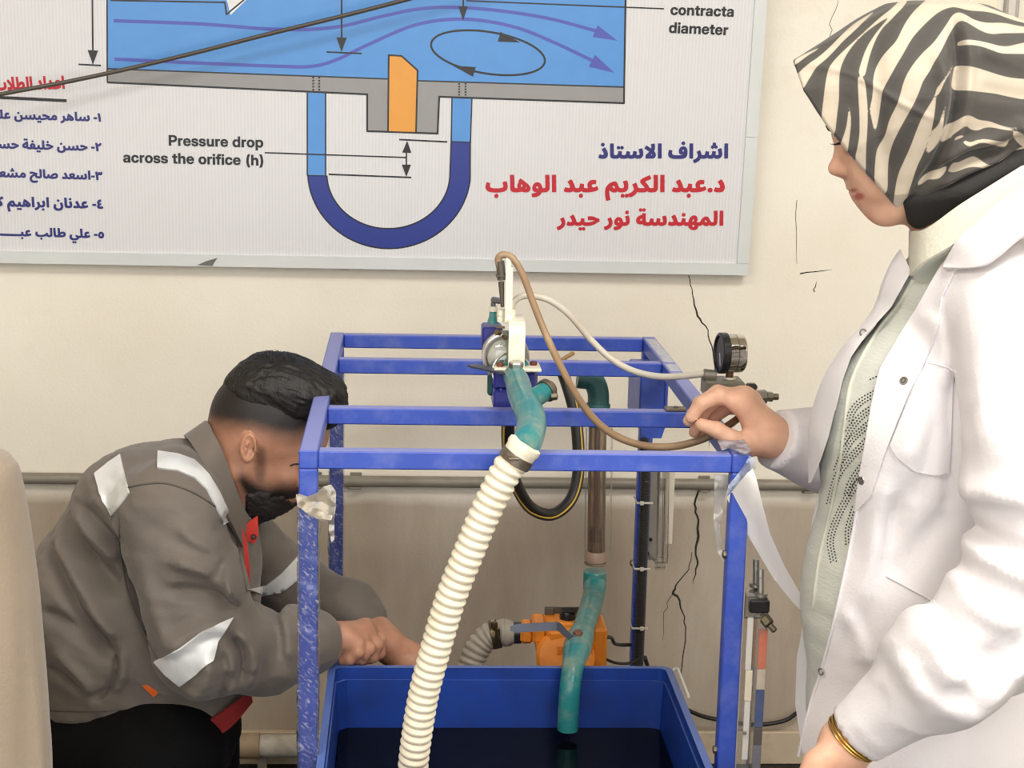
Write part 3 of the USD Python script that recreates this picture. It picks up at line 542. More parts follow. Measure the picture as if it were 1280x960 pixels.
ch = Thing('white_hose', 'thin whitish hose arching from the flow head to the pressure gauge block', 'hose', tuple(at(760, 440, .4)))
ch.part('hose', tube(spline([at(*q) for q in ((639, 388, .37), (641, 379, .372), (650, 371.5, .375), (664, 369.5, .38), (688, 376, .385), (712, 394, .39), (737, 423, .395), (762, 447, .39), (790, 463, .37), (822, 470.5, .34), (855, 470, .31), (884, 466.5, .29))], 7), .0052, 14), whm, smooth=60)
# pressure gauge
ga = Thing('pressure_gauge', 'round pressure gauge with black bezel and chrome case on the right rail above the hand', 'gauge', tuple(at(912, 480, .29)))
gc = at(911, 441.5, .29); gx = A([-1, -.10, .02]); gx /= np.linalg.norm(gx)
ga.part('case', lathe([(.0275, 0), (.0295, .003), (.0295, .013), (.028, .0135), (.028, .0145), (.0295, .015), (.0295, .026)], gc-gx*.022, gx, 40), mat('chrome', (205, 203, 198), .08, 1.), label='chrome case')
ga.part('bezel', lathe([(.0305, .0), (.0315, .001), (.0315, .011), (.0295, .0125), (.0265, .0125), (.0262, .010)], gc+gx*.004, gx, 40), mat('bezel_black', (28, 29, 30), .35), label='black bezel')
ga.part('dial', lathe([(.0264, 0), (.0264, .001)], gc+gx*.0125, gx, 36), mat('dial_dark', (58, 68, 82), .12, coat_weight=.6)); ga.part('needle', bar(gc+gx*.0142, gc+gx*.0142+A([0, -.008, -.018]), .0012, .0006), mat('needle_pale', (205, 205, 200), .5))
sz = at(912, 468, .29); ga.part('stem', lathe([(.006, -.01), (.006, .014), (.0075, .0145), (.0075, .022)], sz-A([0, 0, .004]), (0, 0, 1), 16), mat('brass_brown', (112, 82, 66), .4, .6)); ga.part('seal_ring', lathe([(.009, 0), (.0095, .001), (.009, .0035)], at(912, 474, .29), (0, 0, 1), 18), white)
blk = mat('alu_block', (142, 138, 126), .4, .5, var=.15, dirt=(100, 84, 66), damt=.5, ds=30)
q0, q1 = at(882, 476, .27), at(930, 498, .27)
ga.part('block', [cbox((q0[0], .265, q1[2]), (q1[0], .315, q0[2]), .003), cbox((q1[0]-.016, .272, q1[2]-.012), (q1[0]+.018, .308, q0[2]-.012), .004), cyl(at(884, 468, .29)-A([.006, 0, 0]), at(895, 470, .29), .009, 16)], blk)
ga.part('mounting_plate', cbox((FW-.02, .26, ZT+.0005), (q1[0]+.004, .32, ZT+.004), .001), blk)
v0, v1 = at(930, 497, .28), at(958, 495.5, .28); ga.part('valve', [cyl(v0, v1, .011, 6, .001), cyl(v1, at(966, 496, .28), .008, 6, .001)], blk)
ga.part('valve_knob', [cbox(at(934, 479, .272)-A([0, 0, .012]), at(945, 478, .288), .003), cyl(at(940, 500, .28), at(940, 484, .28), .005, 12)], mat('knob_black', (48, 46, 44), .4))
p_, s_ = resample([at(963, 496, .28), at(973, 496, .28)], .0008); ga.part('hose_barb', tube(p_, .0042+.0012*((s_*350) % 1), 14), steel)
lg = at(845, 514, .285); rig.part('lug', [cbox((at(832, 515, .285)[0], .281, ZT), (at(858, 515, .285)[0], .304, ZT+.004), .001), hexbolt((at(846, 513, .285)[0], .293, ZT+.004), (0, 0, 1), .004, .002)], steel)
# black hose with yellow stripe
bk = Thing('black_striped_hose', 'black rubber hose with a yellow stripe hanging in a loop behind the cream hose', 'hose', tuple(at(690, 640, .62)))
path = [at(*q) for q in ((636, 516, .385), (635, 545, .40), (638, 580, .45), (648, 612, .52), (665, 636, .57), (690, 643, .61), (712, 627, .64), (722, 598, .66), (723, 560, .67), (719, 520, .685), (711, 488, .70), (702, 462, .725))]
sp = spline(path, 8); bk.part('hose', tube(sp, .0108, 18), rubber, smooth=60)
nrm = np.gradient(sp, axis=0); nrm /= np.linalg.norm(nrm, axis=1)[:, None]; view = A([.0, -1., .45])-nrm*(nrm@A([.0, -1., .45]))[:, None]; sd = np.cross(view, nrm); view = view*.75-.55*sd/np.linalg.norm(sd, axis=1)[:, None]; view /= np.linalg.norm(view, axis=1)[:, None]
bk.part('stripe', tube((sp+view*.0090)[4:-6], .0026, 8), mat('stripe_yellow', (196, 160, 62), .5), smooth=60, label='yellow stripe')
tap = at(704, 452, .73); bk.part('tap_fitting', [cyl(at(690, 460, .73), at(722, 458, .73), .012, 18)], mat('tap_grey', (96, 92, 86), .4, .5)); bk.part('tap_handle', bar(at(702, 450, .72), at(717, 441, .74), .008, .006), mat('tap_brass', (178, 142, 96), .4, .4), label='brass coloured tap handle')
ROY = .765
# rotameter tube column
acry = clear('acrylic_clear', tint=(.93, .93, .91), fac=.35, rough=.06, milky=.06); browny = clear('acrylic_brown', tint=(.66, .56, .48), fac=.3, rough=.1, milky=.22, milk=(150, 128, 108))
ro = Thing('rotameter', 'vertical brownish clear flow tube with teal ends standing behind the tank', 'flow meter', tuple(at(744, 700, ROY)))
ro.part('upper_elbow', [tube(spline([at(*q) for q in ((747, 532, ROY), (748, 505, ROY), (747, 488, ROY), (740, 475, ROY), (722, 472, ROY))], 8), .0195, 22), lathe([(.0215, 0), (.0225, .002), (.0225, .02), (.021, .022)], at(747, 519, ROY), (0, 0, 1), 24)], tealdk, smooth=50, label='dull green pipe elbow')
ro.part('outer_tube', cyl(at(745, 690, ROY), at(747, 530, ROY), .0165, 24), browny, smooth=40); ro.part('float_rod', cyl(at(745, 690, ROY), at(747, 530, ROY), .0055, 12), mat('rod_brown', (118, 92, 74), .5))
ro.part('float', lathe([(.004, 0), (.013, .004), (.013, .02), (.009, .026)], at(745, 678, ROY), (0, 0, 1), 20), mat('float_brown', (94, 78, 68), .5))
ro.part('reducer', lathe([(.0175, 0), (.0185, .001), (.019, .016), (.0135, .026), (.0125, .04)], at(744.5, 702, ROY), (0, 0, 1), 24), mat('reducer_pink', (172, 146, 128), .3, var=.08, transmission_weight=.2)); ro.part('flange_ring', [ring(at(744, 703.5, ROY), (0, 0, 1), .0185, .0025, 30, 8, .8), cbox(at(731, 705, ROY+.002)-A([0, .003, 0]), at(735, 702, ROY)+A([0, .003, 0]), .001), cbox(at(753, 705, ROY+.002)-A([0, .003, 0]), at(757, 702, ROY)+A([0, .003, 0]), .001)], steel)
for x in (731, 763): ro.part('side_rod', cyl(at(x, 700, ROY+.03), at(x+2, 535, ROY+.03), .0016, 8), acry)
ot = Thing('outlet_pipe', 'teal outlet pipe with a ball valve bending down from the flow tube into the tank', 'pipe', tuple(at(720, 800, .4)))
ot.part('socket', lathe([(.0205, 0), (.0215, .002), (.0215, .034), (.02, .036)], at(743, 737, ROY), (0, 0, 1), 26), teal)
o_ = spline([at(*q) for q in ((744, 728, ROY), (742, 744, .715), (738, 760, .61), (732, 778, .51), (726, 796, .435), (721, 812, .375), (716.5, 832, .325), (713, 855, .305), (711, 880, .30), (709.5, 912, .30))], 8)
ot.part('pipe', tube(o_, np.interp(np.linspace(0, 1, len(o_)), [0, .2, .38, .46, .54, .62, .7, 1], [.0205, .0195, .0185, .0225, .0235, .0195, .0172, .0168]), 24), teal, smooth=60)
vb = at(722, 803, .39); ot.part('valve_stem', [cyl(vb, at(722, 793, .385), .0075, 16), hexbolt(at(722, 795, .383), (0, -.2, 1), .008, .009)], mat('stem_brown', (128, 84, 62), .5, .3))
lv = spline([at(*q) for q in ((729, 801, .375), (722, 796.5, .376), (714, 797, .374), (706, 791, .37), (698, 783.5, .366), (690, 783, .364), (660, 784.5, .36), (638, 786, .358))], 5)
dd = np.gradient(lv, axis=0); dd /= np.linalg.norm(dd, axis=1)[:, None]; wd = A([0, .3, 1.]); vv = []
hw = np.interp(np.arange(len(lv)), [0, 8, 14, 20, len(lv)-3, len(lv)-1], [.004, .005, .0055, .0068, .007, .004])
for k in range(len(lv)):
    n1 = wd-dd[k]*(wd@dd[k]); n1 /= np.linalg.norm(n1); n2 = np.cross(dd[k], n1); vv += [lv[k]+n1*hw[k]*a+n2*.0018*b for a, b in ((1, -.6), (.8, 1), (-.8, 1), (-1, -.6))]
f = [];
for k in range(len(lv)-1):
    for j in range(4): a0, a1 = k*4+j, k*4+(j+1) % 4; f += [(a0, a1, a1+4), (a0, a1+4, a0+4)]
e_ = (len(lv)-1)*4; f += [(0, 2, 1), (0, 3, 2), (e_, e_+1, e_+2), (e_, e_+2, e_+3)]; lm = TM(A(vv), A(f)); lm.fix_normals()
ot.part('valve_handle', lm, lever_m, smooth=40, label='grey-blue ball valve handle')
# ================================================================== orange pump with its grey hose
org = mat('pump_orange', (232, 138, 38), .4, var=.1, vs=12, dirt=(150, 90, 40), damt=.4, ds=20, bump=.08)
pu = Thing('water_pump', 'orange centrifugal pump with a black filler cap standing behind the tank', 'pump', tuple(at(705, 830, .62))+A([0, 0, 0]))
YP = .60
ztp = at(700, 786, YP)[2]
def pbox(x0, y0, x1, y1, ya, yb, c=.002, dz=0.): a, b = at(x0, 800, ya), at(x1, y1, ya); return cbox((a[0], ya, b[2]), (b[0], yb, ztp+dz), c)
pu.part('casing', [pbox(683, 786, 742, 845, YP, YP+.09, .008, -.002), cyl(at(707, 815, YP-.012)-A([0, 0, .01]), at(707, 815, YP+.05)-A([0, 0, .01]), .052, 36, .006), pbox(741, 784, 757.5, 850, YP-.004, YP+.09, .005, .001), pbox(682, 784, 757, 796, YP+.004, YP+.088, .004, .0), pbox(693, 780, 735, 800, YP+.02, YP+.075, .004, .004)], org)
pu.part('inlet_flange', [px_box(666.5, 780, 682.5, 805, YP+.012, YP+.072, .004), px_box(651, 783, 667, 806, YP+.022, YP+.066, .006)], org)
pu.part('shroud', [extrude(Polygon([at(*q, YP)[[0, 2]] for q in ((670, 806), (684, 806), (690, 846), (676, 846))]), .09, (0, YP+.1, 0), (1, 0, 0), (0, 0, 1), (0, -1, 0))], org)
pu.part('filler_cap', [lathe([(.012, 0), (.0145, .002), (.0145, .012), (.012, .016), (.006, .017)], A([at(709.5, 772, YP+.045)[0], YP+.045, ztp+.002]), (0, 0, 1), 24)]+[bar(A([at(709.5, 772, YP+.045)[0]-.011, YP+.045+k, ztp+.0185]), A([at(709.5, 772, YP+.045)[0]+.011, YP+.039+k, ztp+.0205]), .0035, .004) for k in (-.008, 0, .008)], mat('cap_black', (26, 25, 25), .35))
pu.part('name_plate', [cbox((at(681, 772, YP+.07)[0], YP+.074, ztp), (at(692, 772, YP+.07)[0], YP+.078, ztp+.013), .0008), cbox((at(681, 772, YP+.07)[0], YP+.0785, ztp), (at(735, 772, YP+.07)[0], YP+.080, ztp+.014), .0005)], mat('plate_grey', (96, 92, 84), .5, .4))
for s_, x0, x1, y in (('ET', 696, 708, 816), ('E', 737, 741, 815)):
    g = text2d(s_); k_ = (at(x1, y, YP-.013)[0]-at(x0, y, YP-.013)[0])/(g.bounds[2]-g.bounds[0]); pu.part('raised_letters', extrude(affinity.scale(g, k_, k_*1.1, origin=(0, 0)), .0025, at(x0, y, YP-.0115), (1, 0, 0), (0, 0, 1), (0, -1, 0)), org, smooth=False)
pu.part('inlet_pipe', cyl(at(622, 791, YP+.05), at(652, 791, YP+.05), .0195, 24), mat('inlet_black', (40, 42, 44), .3))
zb = .1265
pu.part('foot', [cbox(A([at(690, 800, YP)[0], YP+.02, zb]), A([at(745, 800, YP)[0], YP+.10, zb+.01]), .002), cbox(A([at(700, 800, YP)[0], YP+.03, zb+.009]), A([at(735, 800, YP)[0], YP+.09, at(707, 840, YP)[2]]), .004)], org)
rig.part('shelf', cbox((T+.001, YP-.04, .114), (FW-T-.001, YP+.2, .126), .002), blue)
gh = Thing('grey_hose', 'grey ribbed hose curving down from the pump inlet behind the tank', 'hose', tuple(at(590, 830, .62)))
ghm = mat('hose_grey', (170, 162, 148), .4, var=.08, dirt=(120, 108, 92), damt=.5)
gh.part('hose', corrugated([(632, 790, YP+.05), (620, 791, YP+.05), (606, 799, YP+.05), (594, 816, YP+.045), (587, 840, YP+.04), (585, 880, YP+.03), (590, 920, YP+.03), (600, 960, YP+.03)], .0245, .0115, .003), ghm, smooth=60)
gh.part('hose_end', lathe([(.0225, 0), (.0255, .006), (.0235, .016), (.021, .02)], at(627, 791, YP+.05), (1, .1, .0), 26), ghm); gh.part('clamp', [lathe([(.0255, 0), (.0262, .001), (.0262, .014), (.0255, .015)], at(614, 794, YP+.05), (1, 0, .25), 30), cbox(at(614, 786, YP+.02), at(622, 776, YP+.028), .002), cbox(at(619, 800, YP+.02), at(625, 784, YP+.027), .002)], mat('clamp_bronze', (96, 84, 58), .35, .7, var=.2))
def cable(name, label, pts, r, m=rubber): solo(name, tube(spline([at(*q) for q in pts], 7), r, 10), m, label, 'cable', smooth=60)
cable('pump_cable', 'short black cable from the orange pump to the rear right leg', ((755, 797, YP+.08), (764, 797, .72), (768, 804, .78), (776, 806, .86), (788, 806, .925)), .0035)
cable('black_power_cable', 'black cable lying along the wall foot right of the tank', ((806, 822, 1.0), (815, 845, 1.08), (840, 875, 1.14), (872, 893, 1.165), (905, 901, 1.175), (945, 906, 1.18), (980, 901, 1.18), (1000, 889, 1.18), (1040, 870, 1.18), (1120, 868, 1.18)), .0045)
cable('brown_cable', 'thin dark cable lying behind the tank beside the pump', ((757, 824, .80), (772, 829, .84), (790, 828, .9), (803, 818, .935)), .0028)
# switch box and conduit on the rear right leg
sb = Thing('switch_box', 'blue steel switch box hanging under the rear right corner of the rig', 'box', tuple(at(818, 550, .78)))
x0, x1 = at(799.5, 500, .765)[0], at(839, 500, .765)[0]; zt2, zb2 = ZT-T-.012, at(820, 548, .765)[2]
sb.part('body', cbox((x0, .765, zb2+.02), (min(x1, FW-.001), .935, zt2), .003), blue); sb.part('lower_part', trimesh.Trimesh(*_hull([(x0+.004+k*.012, y_, zb2+.02-k*.02) for k in (0, 1) for y_ in (.766, .93)]+[(min(x1, FW)-.004-k*.006, y_, zb2+.02-k*.02) for k in (0, 1) for y_ in (.766, .93)]), process=False), blue, smooth=False)
sb.part('cover_plate', cbox((x0+.045, .762, zb2+.03), (min(x1, FW)-.004, .766, zt2-.004), .001), blue)
co2 = Thing('black_conduit', 'black ribbed conduit tied to the rear right leg of the rig', 'conduit', tuple(at(803, 830, .93)))
p_, s_ = resample([at(805, 548, .932), at(807, 600, .932), at(803, 700, .932), at(800, 780, .932), at(797, 860, .932)], .0009); co2.part('conduit', tube(p_, .0088+.0012*(np.sin(s_*2*np.pi/.0036) > 0), 16), mat('conduit_black', (46, 44, 42), .4), smooth=50)
tie = mat('tie_white', (200, 196, 186), .4)
for py in (626, 708, 782):
    c_ = at(801, py, .935); co2.part('cable_tie', [cbox((FW-T-.003, .917, c_[2]-.002), (FW+.002, .919, c_[2]+.002), .0005), cbox((FW-T-.004, .917, c_[2]-.002), (FW-T-.0022, .965, c_[2]+.002), .0005), cbox((at(800, py, .917)[0], .914, c_[2]-.004), (at(805, py, .917)[0], .9185, c_[2]+.004), .001)], tie, smooth=False)
rig.part('bolt', hexbolt((FW-T, at(789, 704, .955)[1], at(789, 704, .955)[2]), (-1, 0, 0), .007, .006, -.008), steel)
# clear manometer standing behind the rear right leg
mg = Thing('clear_manometer', 'narrow clear acrylic manometer hanging on the wall side of the rear right leg', 'manometer', tuple(at(825, 700, 1.0)))
ym = .99
mg.part('back_plate', px_box(814, 560, 821, 700, ym, ym+.012, .001), mat('grey_strip', (140, 134, 122), .4)); mg.part('tube', [cyl(at(825, 704, ym), at(826, 560, ym), .0062, 14), cyl(at(832, 704, ym), at(834, 560, ym), .005, 14)], acry)
mg.part('scale_strip', px_box(833, 590, 840, 680, ym+.01, ym+.012, .0005), mat('scale_white', (214, 206, 188), .5)); mg.part('bottom_block', [px_box(819, 700, 834, 713, ym-.01, ym+.014, .003), bar(at(808, 690, ym), at(822, 704, ym), .008, .006)], acry)
for q_ in ((813, 674), (809, 691)): mg.part('screw', hexbolt(at(*q_, ym-.01), (0, -1, 0), .004, .006), rubber)
# acrylic manometer board on the right front leg
mb = Thing('acrylic_manometer', 'clear acrylic manometer with coloured scale strips on the right front leg', 'manometer', tuple(at(940, 960, .03)))
ya = .004
def tilt(x0, x1, y0, y1, ya_, yb_, dx=-19/260, c=.001):   # an upright slab that follows the leg's lean in the picture
    a, b = at(x0, y0, ya_), at(x1, y0, ya_); z1 = at(x0, y1, ya_)[2]; return cbox((a[0], ya_, z1), (b[0], yb_, a[2]), c)
X = FW+.002
mb.part('acrylic_body', cbox((X, .010, .30), (X+.020, .030, at(940, 770, .01)[2]), .0015), acry); mb.part('acrylic_body', cbox((X+.0215, .012, .30), (X+.037, .026, at(950, 752, .01)[2]), .0015), acry)
mb.part('top_block', [cbox((X, .006, at(935, 773, .01)[2]), (X+.033, .034, at(935, 741, .01)[2]), .003)], clear('acrylic_grey', tint=(.75, .75, .73), fac=.4, milky=.3, milk=(150, 146, 138)))
zc_ = lambda py: at(945, py, .006)[2]
mb.part('white_strip', cbox((X+.0065, .0065, zc_(838)), (X+.0150, .0095, zc_(770)), .0006), mat('strip_white', (214, 210, 202), .5)); mb.part('white_strip', cbox((X+.0075, .0055, zc_(876)), (X+.0175, .0095, zc_(838.5)), .0006), mat('strip_cream', (222, 212, 190), .5)); mb.part('white_strip', cbox((X+.0085, .0065, zc_(950)), (X+.0170, .0095, zc_(876.5)), .0006), mat('strip_white', (214, 210, 202), .5))
for a, b, c in ((788, 837, (204, 120, 96)), (837.5, 863, (196, 184, 168)), (863.5, 910, (74, 92, 136)), (910.5, 932, (92, 84, 80)), (932.5, 968, (122, 122, 132))):
    mb.part('scale_strip', cbox((X+.0245, .008, zc_(b)), (X+.0365, .0105, zc_(a)), .0005), mat('scale_%d' % a, c, .45, var=.1, vs=40, dirt=(120, 116, 118), damt=.4, ds=30), smooth=False)
mb.part('screw', hexbolt(at(930.5, 916, .005), (0, -1, 0), .003, .003), chrome)
for px, py, ph, yy in ((945, 731, 699, .028), (951, 743, 711, .010)):
    a_, b_ = at(px, py, yy), at(px, ph, yy); p_, s_ = resample([a_, b_], .0006); mb.part('bolt', [tube(p_, .0042+.0006*((s_*800) % 1), 12), lathe([(.0085, -.003), (.0095, -.002), (.0095, .002), (.006, .003)], a_, (0, 0, 1), 20), cyl(a_-A([0, 0, .03]), a_, .0035, 10)], mat('bolt_zinc', (160, 158, 150), .35, .8))
mb.part('clamp_block', [px_box(938, 751, 962, 767, .0, .02, .002)], mat('block_black', (18, 18, 20), .4)); mb.part('drain_fitting', [cyl(at(955, 772, .004), at(962, 781, -.004), .008, 6), cyl(at(962, 781, -.004), at(969, 789, -.01), .0045, 12)], mat('fitting_olive', (104, 98, 78), .4, .6))
mb.part('side_plate', cbox((FW+.0002, .002, .32), (FW+.0018, .034, at(935, 735, .0)[2]), .0004), mat('side_plate_grey', (168, 164, 160), .45))
# beige coat at the left edge
beige = mat('coat_beige', (152, 137, 119), .75, var=.07, vs=5, bump=.25, bs=220, sheen_weight=.3)
ry = lambda py: np.interp(py, [560, 570, 576, 590, 620, 650, 700, 760, 850, 960, 1300], [-60, -30, -12, 6, 14, 20, 28, 36, 44, 51, 60]); Yc = -.15
vs_, rows = [], list(range(584, 1400, 14)); an = np.linspace(0, 2*np.pi, 90, endpoint=False)
for k, py in enumerate(rows):
    e = at(ry(py), py, Yc); e[2] = max(e[2], .001); R = min(.17, .02+.05*math.sqrt(max(0, py-580)/3)); fold = 1+(.04*np.sin(an*7+py*.004)+.03*np.sin(an*13+1+py*.01))*min(1, k/12)
    c_ = A([e[0]-R, Yc+.06]); vs_.append(np.stack([c_[0]+R*np.cos(an)*np.where(np.cos(an) > .97, 1, fold), c_[1]+.75*R*np.sin(an)*fold, np.full(90, e[2])], 1))
v = np.vstack(vs_+[vs_[0].mean(0), vs_[-1].mean(0)]); f = []
for k in range(len(rows)-1):
    for j in range(90): j2 = (j+1) % 90; f += [(k*90+j, k*90+j2, k*90+90+j2), (k*90+j, k*90+90+j2, k*90+90+j)]
e_ = (len(rows)-1)*90; f += [(len(v)-2, (j+1) % 90, j) for j in range(90)]+[(len(v)-1, e_+j, e_+(j+1) % 90) for j in range(90)]
mm = TM(v, A(f)); mm.fix_normals(); solo('hanging_coat', mm, beige, 'long beige cloth coat seen at the left edge beside the kneeling man', 'coat', smooth=60)
# ================================================================== implicit modelling for people and cloth
def smin(a, b, k):
    h = np.clip(.5+.5*(b-a)/k, 0, 1); return b*(1-h)+a*h-k*h*(1-h)
def smax(a, b, k): return -smin(-a, -b, k)
def cone(a, b, ra, rb):                                # round-ended limb from a to b
    a, b = A(a, float), A(b, float); d = b-a; L2 = d@d
    def f(P):
        t = np.clip(((P-a)@d)/L2, 0, 1); return np.linalg.norm(P-a-t[:, None]*d, axis=1)-(ra+(rb-ra)*t)
    return f
def ell(c, r, R=np.eye(3)):                            # ellipsoid, rows of R its axes
    c, r, R = A(c, float), A(r, float), A(R, float)
    def f(P):
        q = (P-c)@R.T; k0 = np.linalg.norm(q/r, axis=1); k1 = np.linalg.norm(q/(r*r), axis=1); return np.where(k1 > 1e-9, k0*(k0-1)/np.maximum(k1, 1e-9), -r.min())
    return f
def blend(fs, k):
    def f(P):
        d = fs[0](P)
        for g in fs[1:]: d = smin(d, g(P), k)
        return d
    return f
def surfnet(f, lo, hi, h):                             # closed surface f = 0 as a quad net on a grid
    n = np.ceil((A(hi)-A(lo))/h).astype(int)+1; ax = [lo[k]+h*np.arange(n[k]) for k in range(3)]
    K = 4; nc = (n+K-1)//K+1; cx = [lo[k]+h*K*np.arange(nc[k]) for k in range(3)]; g = np.stack(np.meshgrid(*cx, indexing='ij'), -1).reshape(-1, 3)
    C = np.concatenate([f(q) for q in np.array_split(g, max(1, len(g)//60000))]).reshape(nc)
    V = np.repeat(np.repeat(np.repeat(np.sign(C)*h, K, 0), K, 1), K, 2)[:n[0], :n[1], :n[2]].astype(np.float32)
    N = np.abs(C) < 1.25*h*K; near = np.zeros_like(N)          # blocks with the surface close by
    near[:-1, :-1, :-1] = np.any([N[a:nc[0]-1+a, b:nc[1]-1+b, d:nc[2]-1+d] for a in (0, 1) for b in (0, 1) for d in (0, 1)], 0)
    fine = np.repeat(np.repeat(np.repeat(near, K, 0), K, 1), K, 2)[:n[0], :n[1], :n[2]]; I = np.argwhere(fine)
    for q in np.array_split(I, max(1, len(I)//60000)): V[tuple(q.T)] = f(A(lo)+h*q)
    V[0] = V[-1] = h; V[:, 0] = V[:, -1] = h; V[:, :, 0] = V[:, :, -1] = h
    S = V < 0; c = [S[a:n[0]-1+a, b:n[1]-1+b, d:n[2]-1+d] for a in (0, 1) for b in (0, 1) for d in (0, 1)]
    s = np.sum([x.astype(np.int8) for x in c], 0); act = (s > 0) & (s < 8); ids = np.full(act.shape, -1); I = np.argwhere(act); ids[act] = np.arange(len(I))
    acc, cnt = np.zeros((len(I), 3)), np.zeros(len(I))
    for ax_ in range(3):
        o = [k for k in range(3) if k != ax_]
        for a in (0, 1):
            for b in (0, 1):
                p = I.copy(); p[:, o[0]] += a; p[:, o[1]] += b; q = p.copy(); q[:, ax_] += 1; va, vb = V[tuple(p.T)], V[tuple(q.T)]; m = (va < 0) != (vb < 0)
                t = np.where(m, va/np.where(m, va-vb, 1), 0); w = p.astype(float); w[:, ax_] += t; acc[m] += w[m]; cnt[m] += 1
    P = A(lo)+h*acc/cnt[:, None]; F = []
    for ax_ in range(3):
        o = [(ax_+1) % 3, (ax_+2) % 3]; sl = [slice(None)]*3; sl2 = [slice(None)]*3; sl[ax_] = slice(0, -1); sl2[ax_] = slice(1, None)
        e = S[tuple(sl)] != S[tuple(sl2)]; e0 = np.argwhere(e); e0 = e0[(e0[:, o[0]] > 0) & (e0[:, o[1]] > 0) & (e0[:, o[0]] < n[o[0]]-1) & (e0[:, o[1]] < n[o[1]]-1)]
        def cell(a, b): q = e0.copy(); q[:, o[0]] -= a; q[:, o[1]] -= b; return ids[tuple(q.T)]
        q = np.stack([cell(1, 1), cell(0, 1), cell(0, 0), cell(1, 0)], 1); inside = S[tuple(e0.T)]; q[~inside] = q[~inside][:, ::-1]; F.append(q)
    F = np.vstack(F); m = TM(P, np.vstack([F[:, [0, 1, 2]], F[:, [0, 2, 3]]])); e = 1e-3
    for _ in range(2):                                 # pull the points onto the surface
        v = m.vertices; g = np.stack([f(v+e*np.eye(3)[k])-f(v-e*np.eye(3)[k]) for k in range(3)], 1)/(2*e); d = f(v); m.vertices = v-np.clip(d/np.maximum((g*g).sum(1), .2), -h*.5, h*.5)[:, None]*g*.8
    return m
def trace(f, P2, t0=1.2, t1=5.):                       # where the sight lines through picture points meet f = 0
    D = A([ray(*p) for p in P2]); t = np.full(len(D), t0)
    for _ in range(60): t = np.minimum(t+.9*f(CAM+D*t[:, None]), t1)
    return CAM+D*t[:, None], D
def drape(f, poly, step=4, thick=.0016, sink=.0006):   # a cloth patch lying on the surface f = 0
    p, tri = tri2d(Polygon(poly), step); v, D = trace(f, p); e = 2e-3
    g = np.stack([f(v+e*np.eye(3)[k])-f(v-e*np.eye(3)[k]) for k in range(3)], 1); g /= np.linalg.norm(g, axis=1)[:, None]
    ok = np.abs(f(v)) < .008; tri = tri[ok[tri].all(1)]; u, inv = np.unique(tri, return_inverse=True); v, g, tri = v[u], g[u], inv.reshape(-1, 3)
    return solidify(v+g*(thick-sink), tri, -g*thick)
def drape_line(f, pts, r, n=8, k=6, lift=0.):          # a seam or cord lying on the surface
    v, D = trace(f, spline(np.c_[A(pts, float), np.zeros(len(pts))], k)[:, :2]); return tube(v-D*lift, r, n)
def folds(lst, Y):                                     # raised or sunk creases along lines given at depth Y: (points, width, height)
    seg = []
    for pts, w, amp in lst:
        q = A([at(x, y, Y) for x, y in pts])[:, [0, 2]]; q = spline(np.c_[q, np.zeros(len(q))], 4)[:, :2] if len(q) > 2 else q; seg.append((q, w, amp))
    def f(P):
        out = np.zeros(len(P)); X = P[:, [0, 2]]
        for q, w, amp in seg:
            lo, hi = q.min(0)-2.5*w, q.max(0)+2.5*w; m = np.nonzero(((X > lo) & (X < hi)).all(1))[0]
            if not len(m): continue
            x = X[m]; best = np.full(len(m), 9.); tt = np.zeros(len(m))
            for i in range(len(q)-1):
                d = q[i+1]-q[i]; t = np.clip(((x-q[i])@d)/max(d@d, 1e-12), 0, 1); r = np.linalg.norm(x-q[i]-t[:, None]*d, axis=1); b = r < best; best[b] = r[b]; tt[b] = ((i+t)/(len(q)-1))[b]
            e = np.clip(np.minimum(tt, 1-tt)*5+.25, 0, 1); out[m] += amp*e*np.exp(-(best/w)**2)
        return out
    return f
def ribbon(up_, lo_, th, k=6):                         # band between two rails of points, with thickness th (a vector or outward distance)
    a, b = spline(up_, k), spline(lo_, k); n = len(a); rows = 5; v = np.vstack([a*(1-t)+b*t for t in np.linspace(0, 1, rows)]); f = []
    for r in range(rows-1):
        for j in range(n-1): i = r*n+j; f += [(i, i+1, i+n+1), (i, i+n+1, i+n)]
    m = TM(v, A(f)); nn = m.vertex_normals; return solidify(v, A(f), nn*th)
def prism(poly, ya, yb):                               # the solid seen through a picture polygon between two depths
    p = Polygon(poly); v2, f2 = trimesh.creation.triangulate_polygon(p, engine='earcut'); n = len(v2); a = A([at(x, y, ya) for x, y in v2]); b = A([at(x, y, yb) for x, y in v2])
    f2 = f2.astype(int); e = np.vstack([f2[:, [0, 1]], f2[:, [1, 2]], f2[:, [2, 0]]]); s = set(map(tuple, e.tolist())); bd = [x for x in s if (x[1], x[0]) not in s]
    f = np.vstack([f2, f2[:, ::-1]+n, A([(j, i, i+n) for i, j in bd]), A([(j, i+n, j+n) for i, j in bd])]); m = TM(np.vstack([a, b]), f)
    if m.volume < 0: m.invert()
    return m
def MF(m): return m3.Manifold(m3.Mesh(np.asarray(m.vertices, np.float32), np.asarray(m.faces, np.uint32)))
def UM(s): q = s.to_mesh(); return TM(q.vert_properties[:, :3], q.tri_verts)
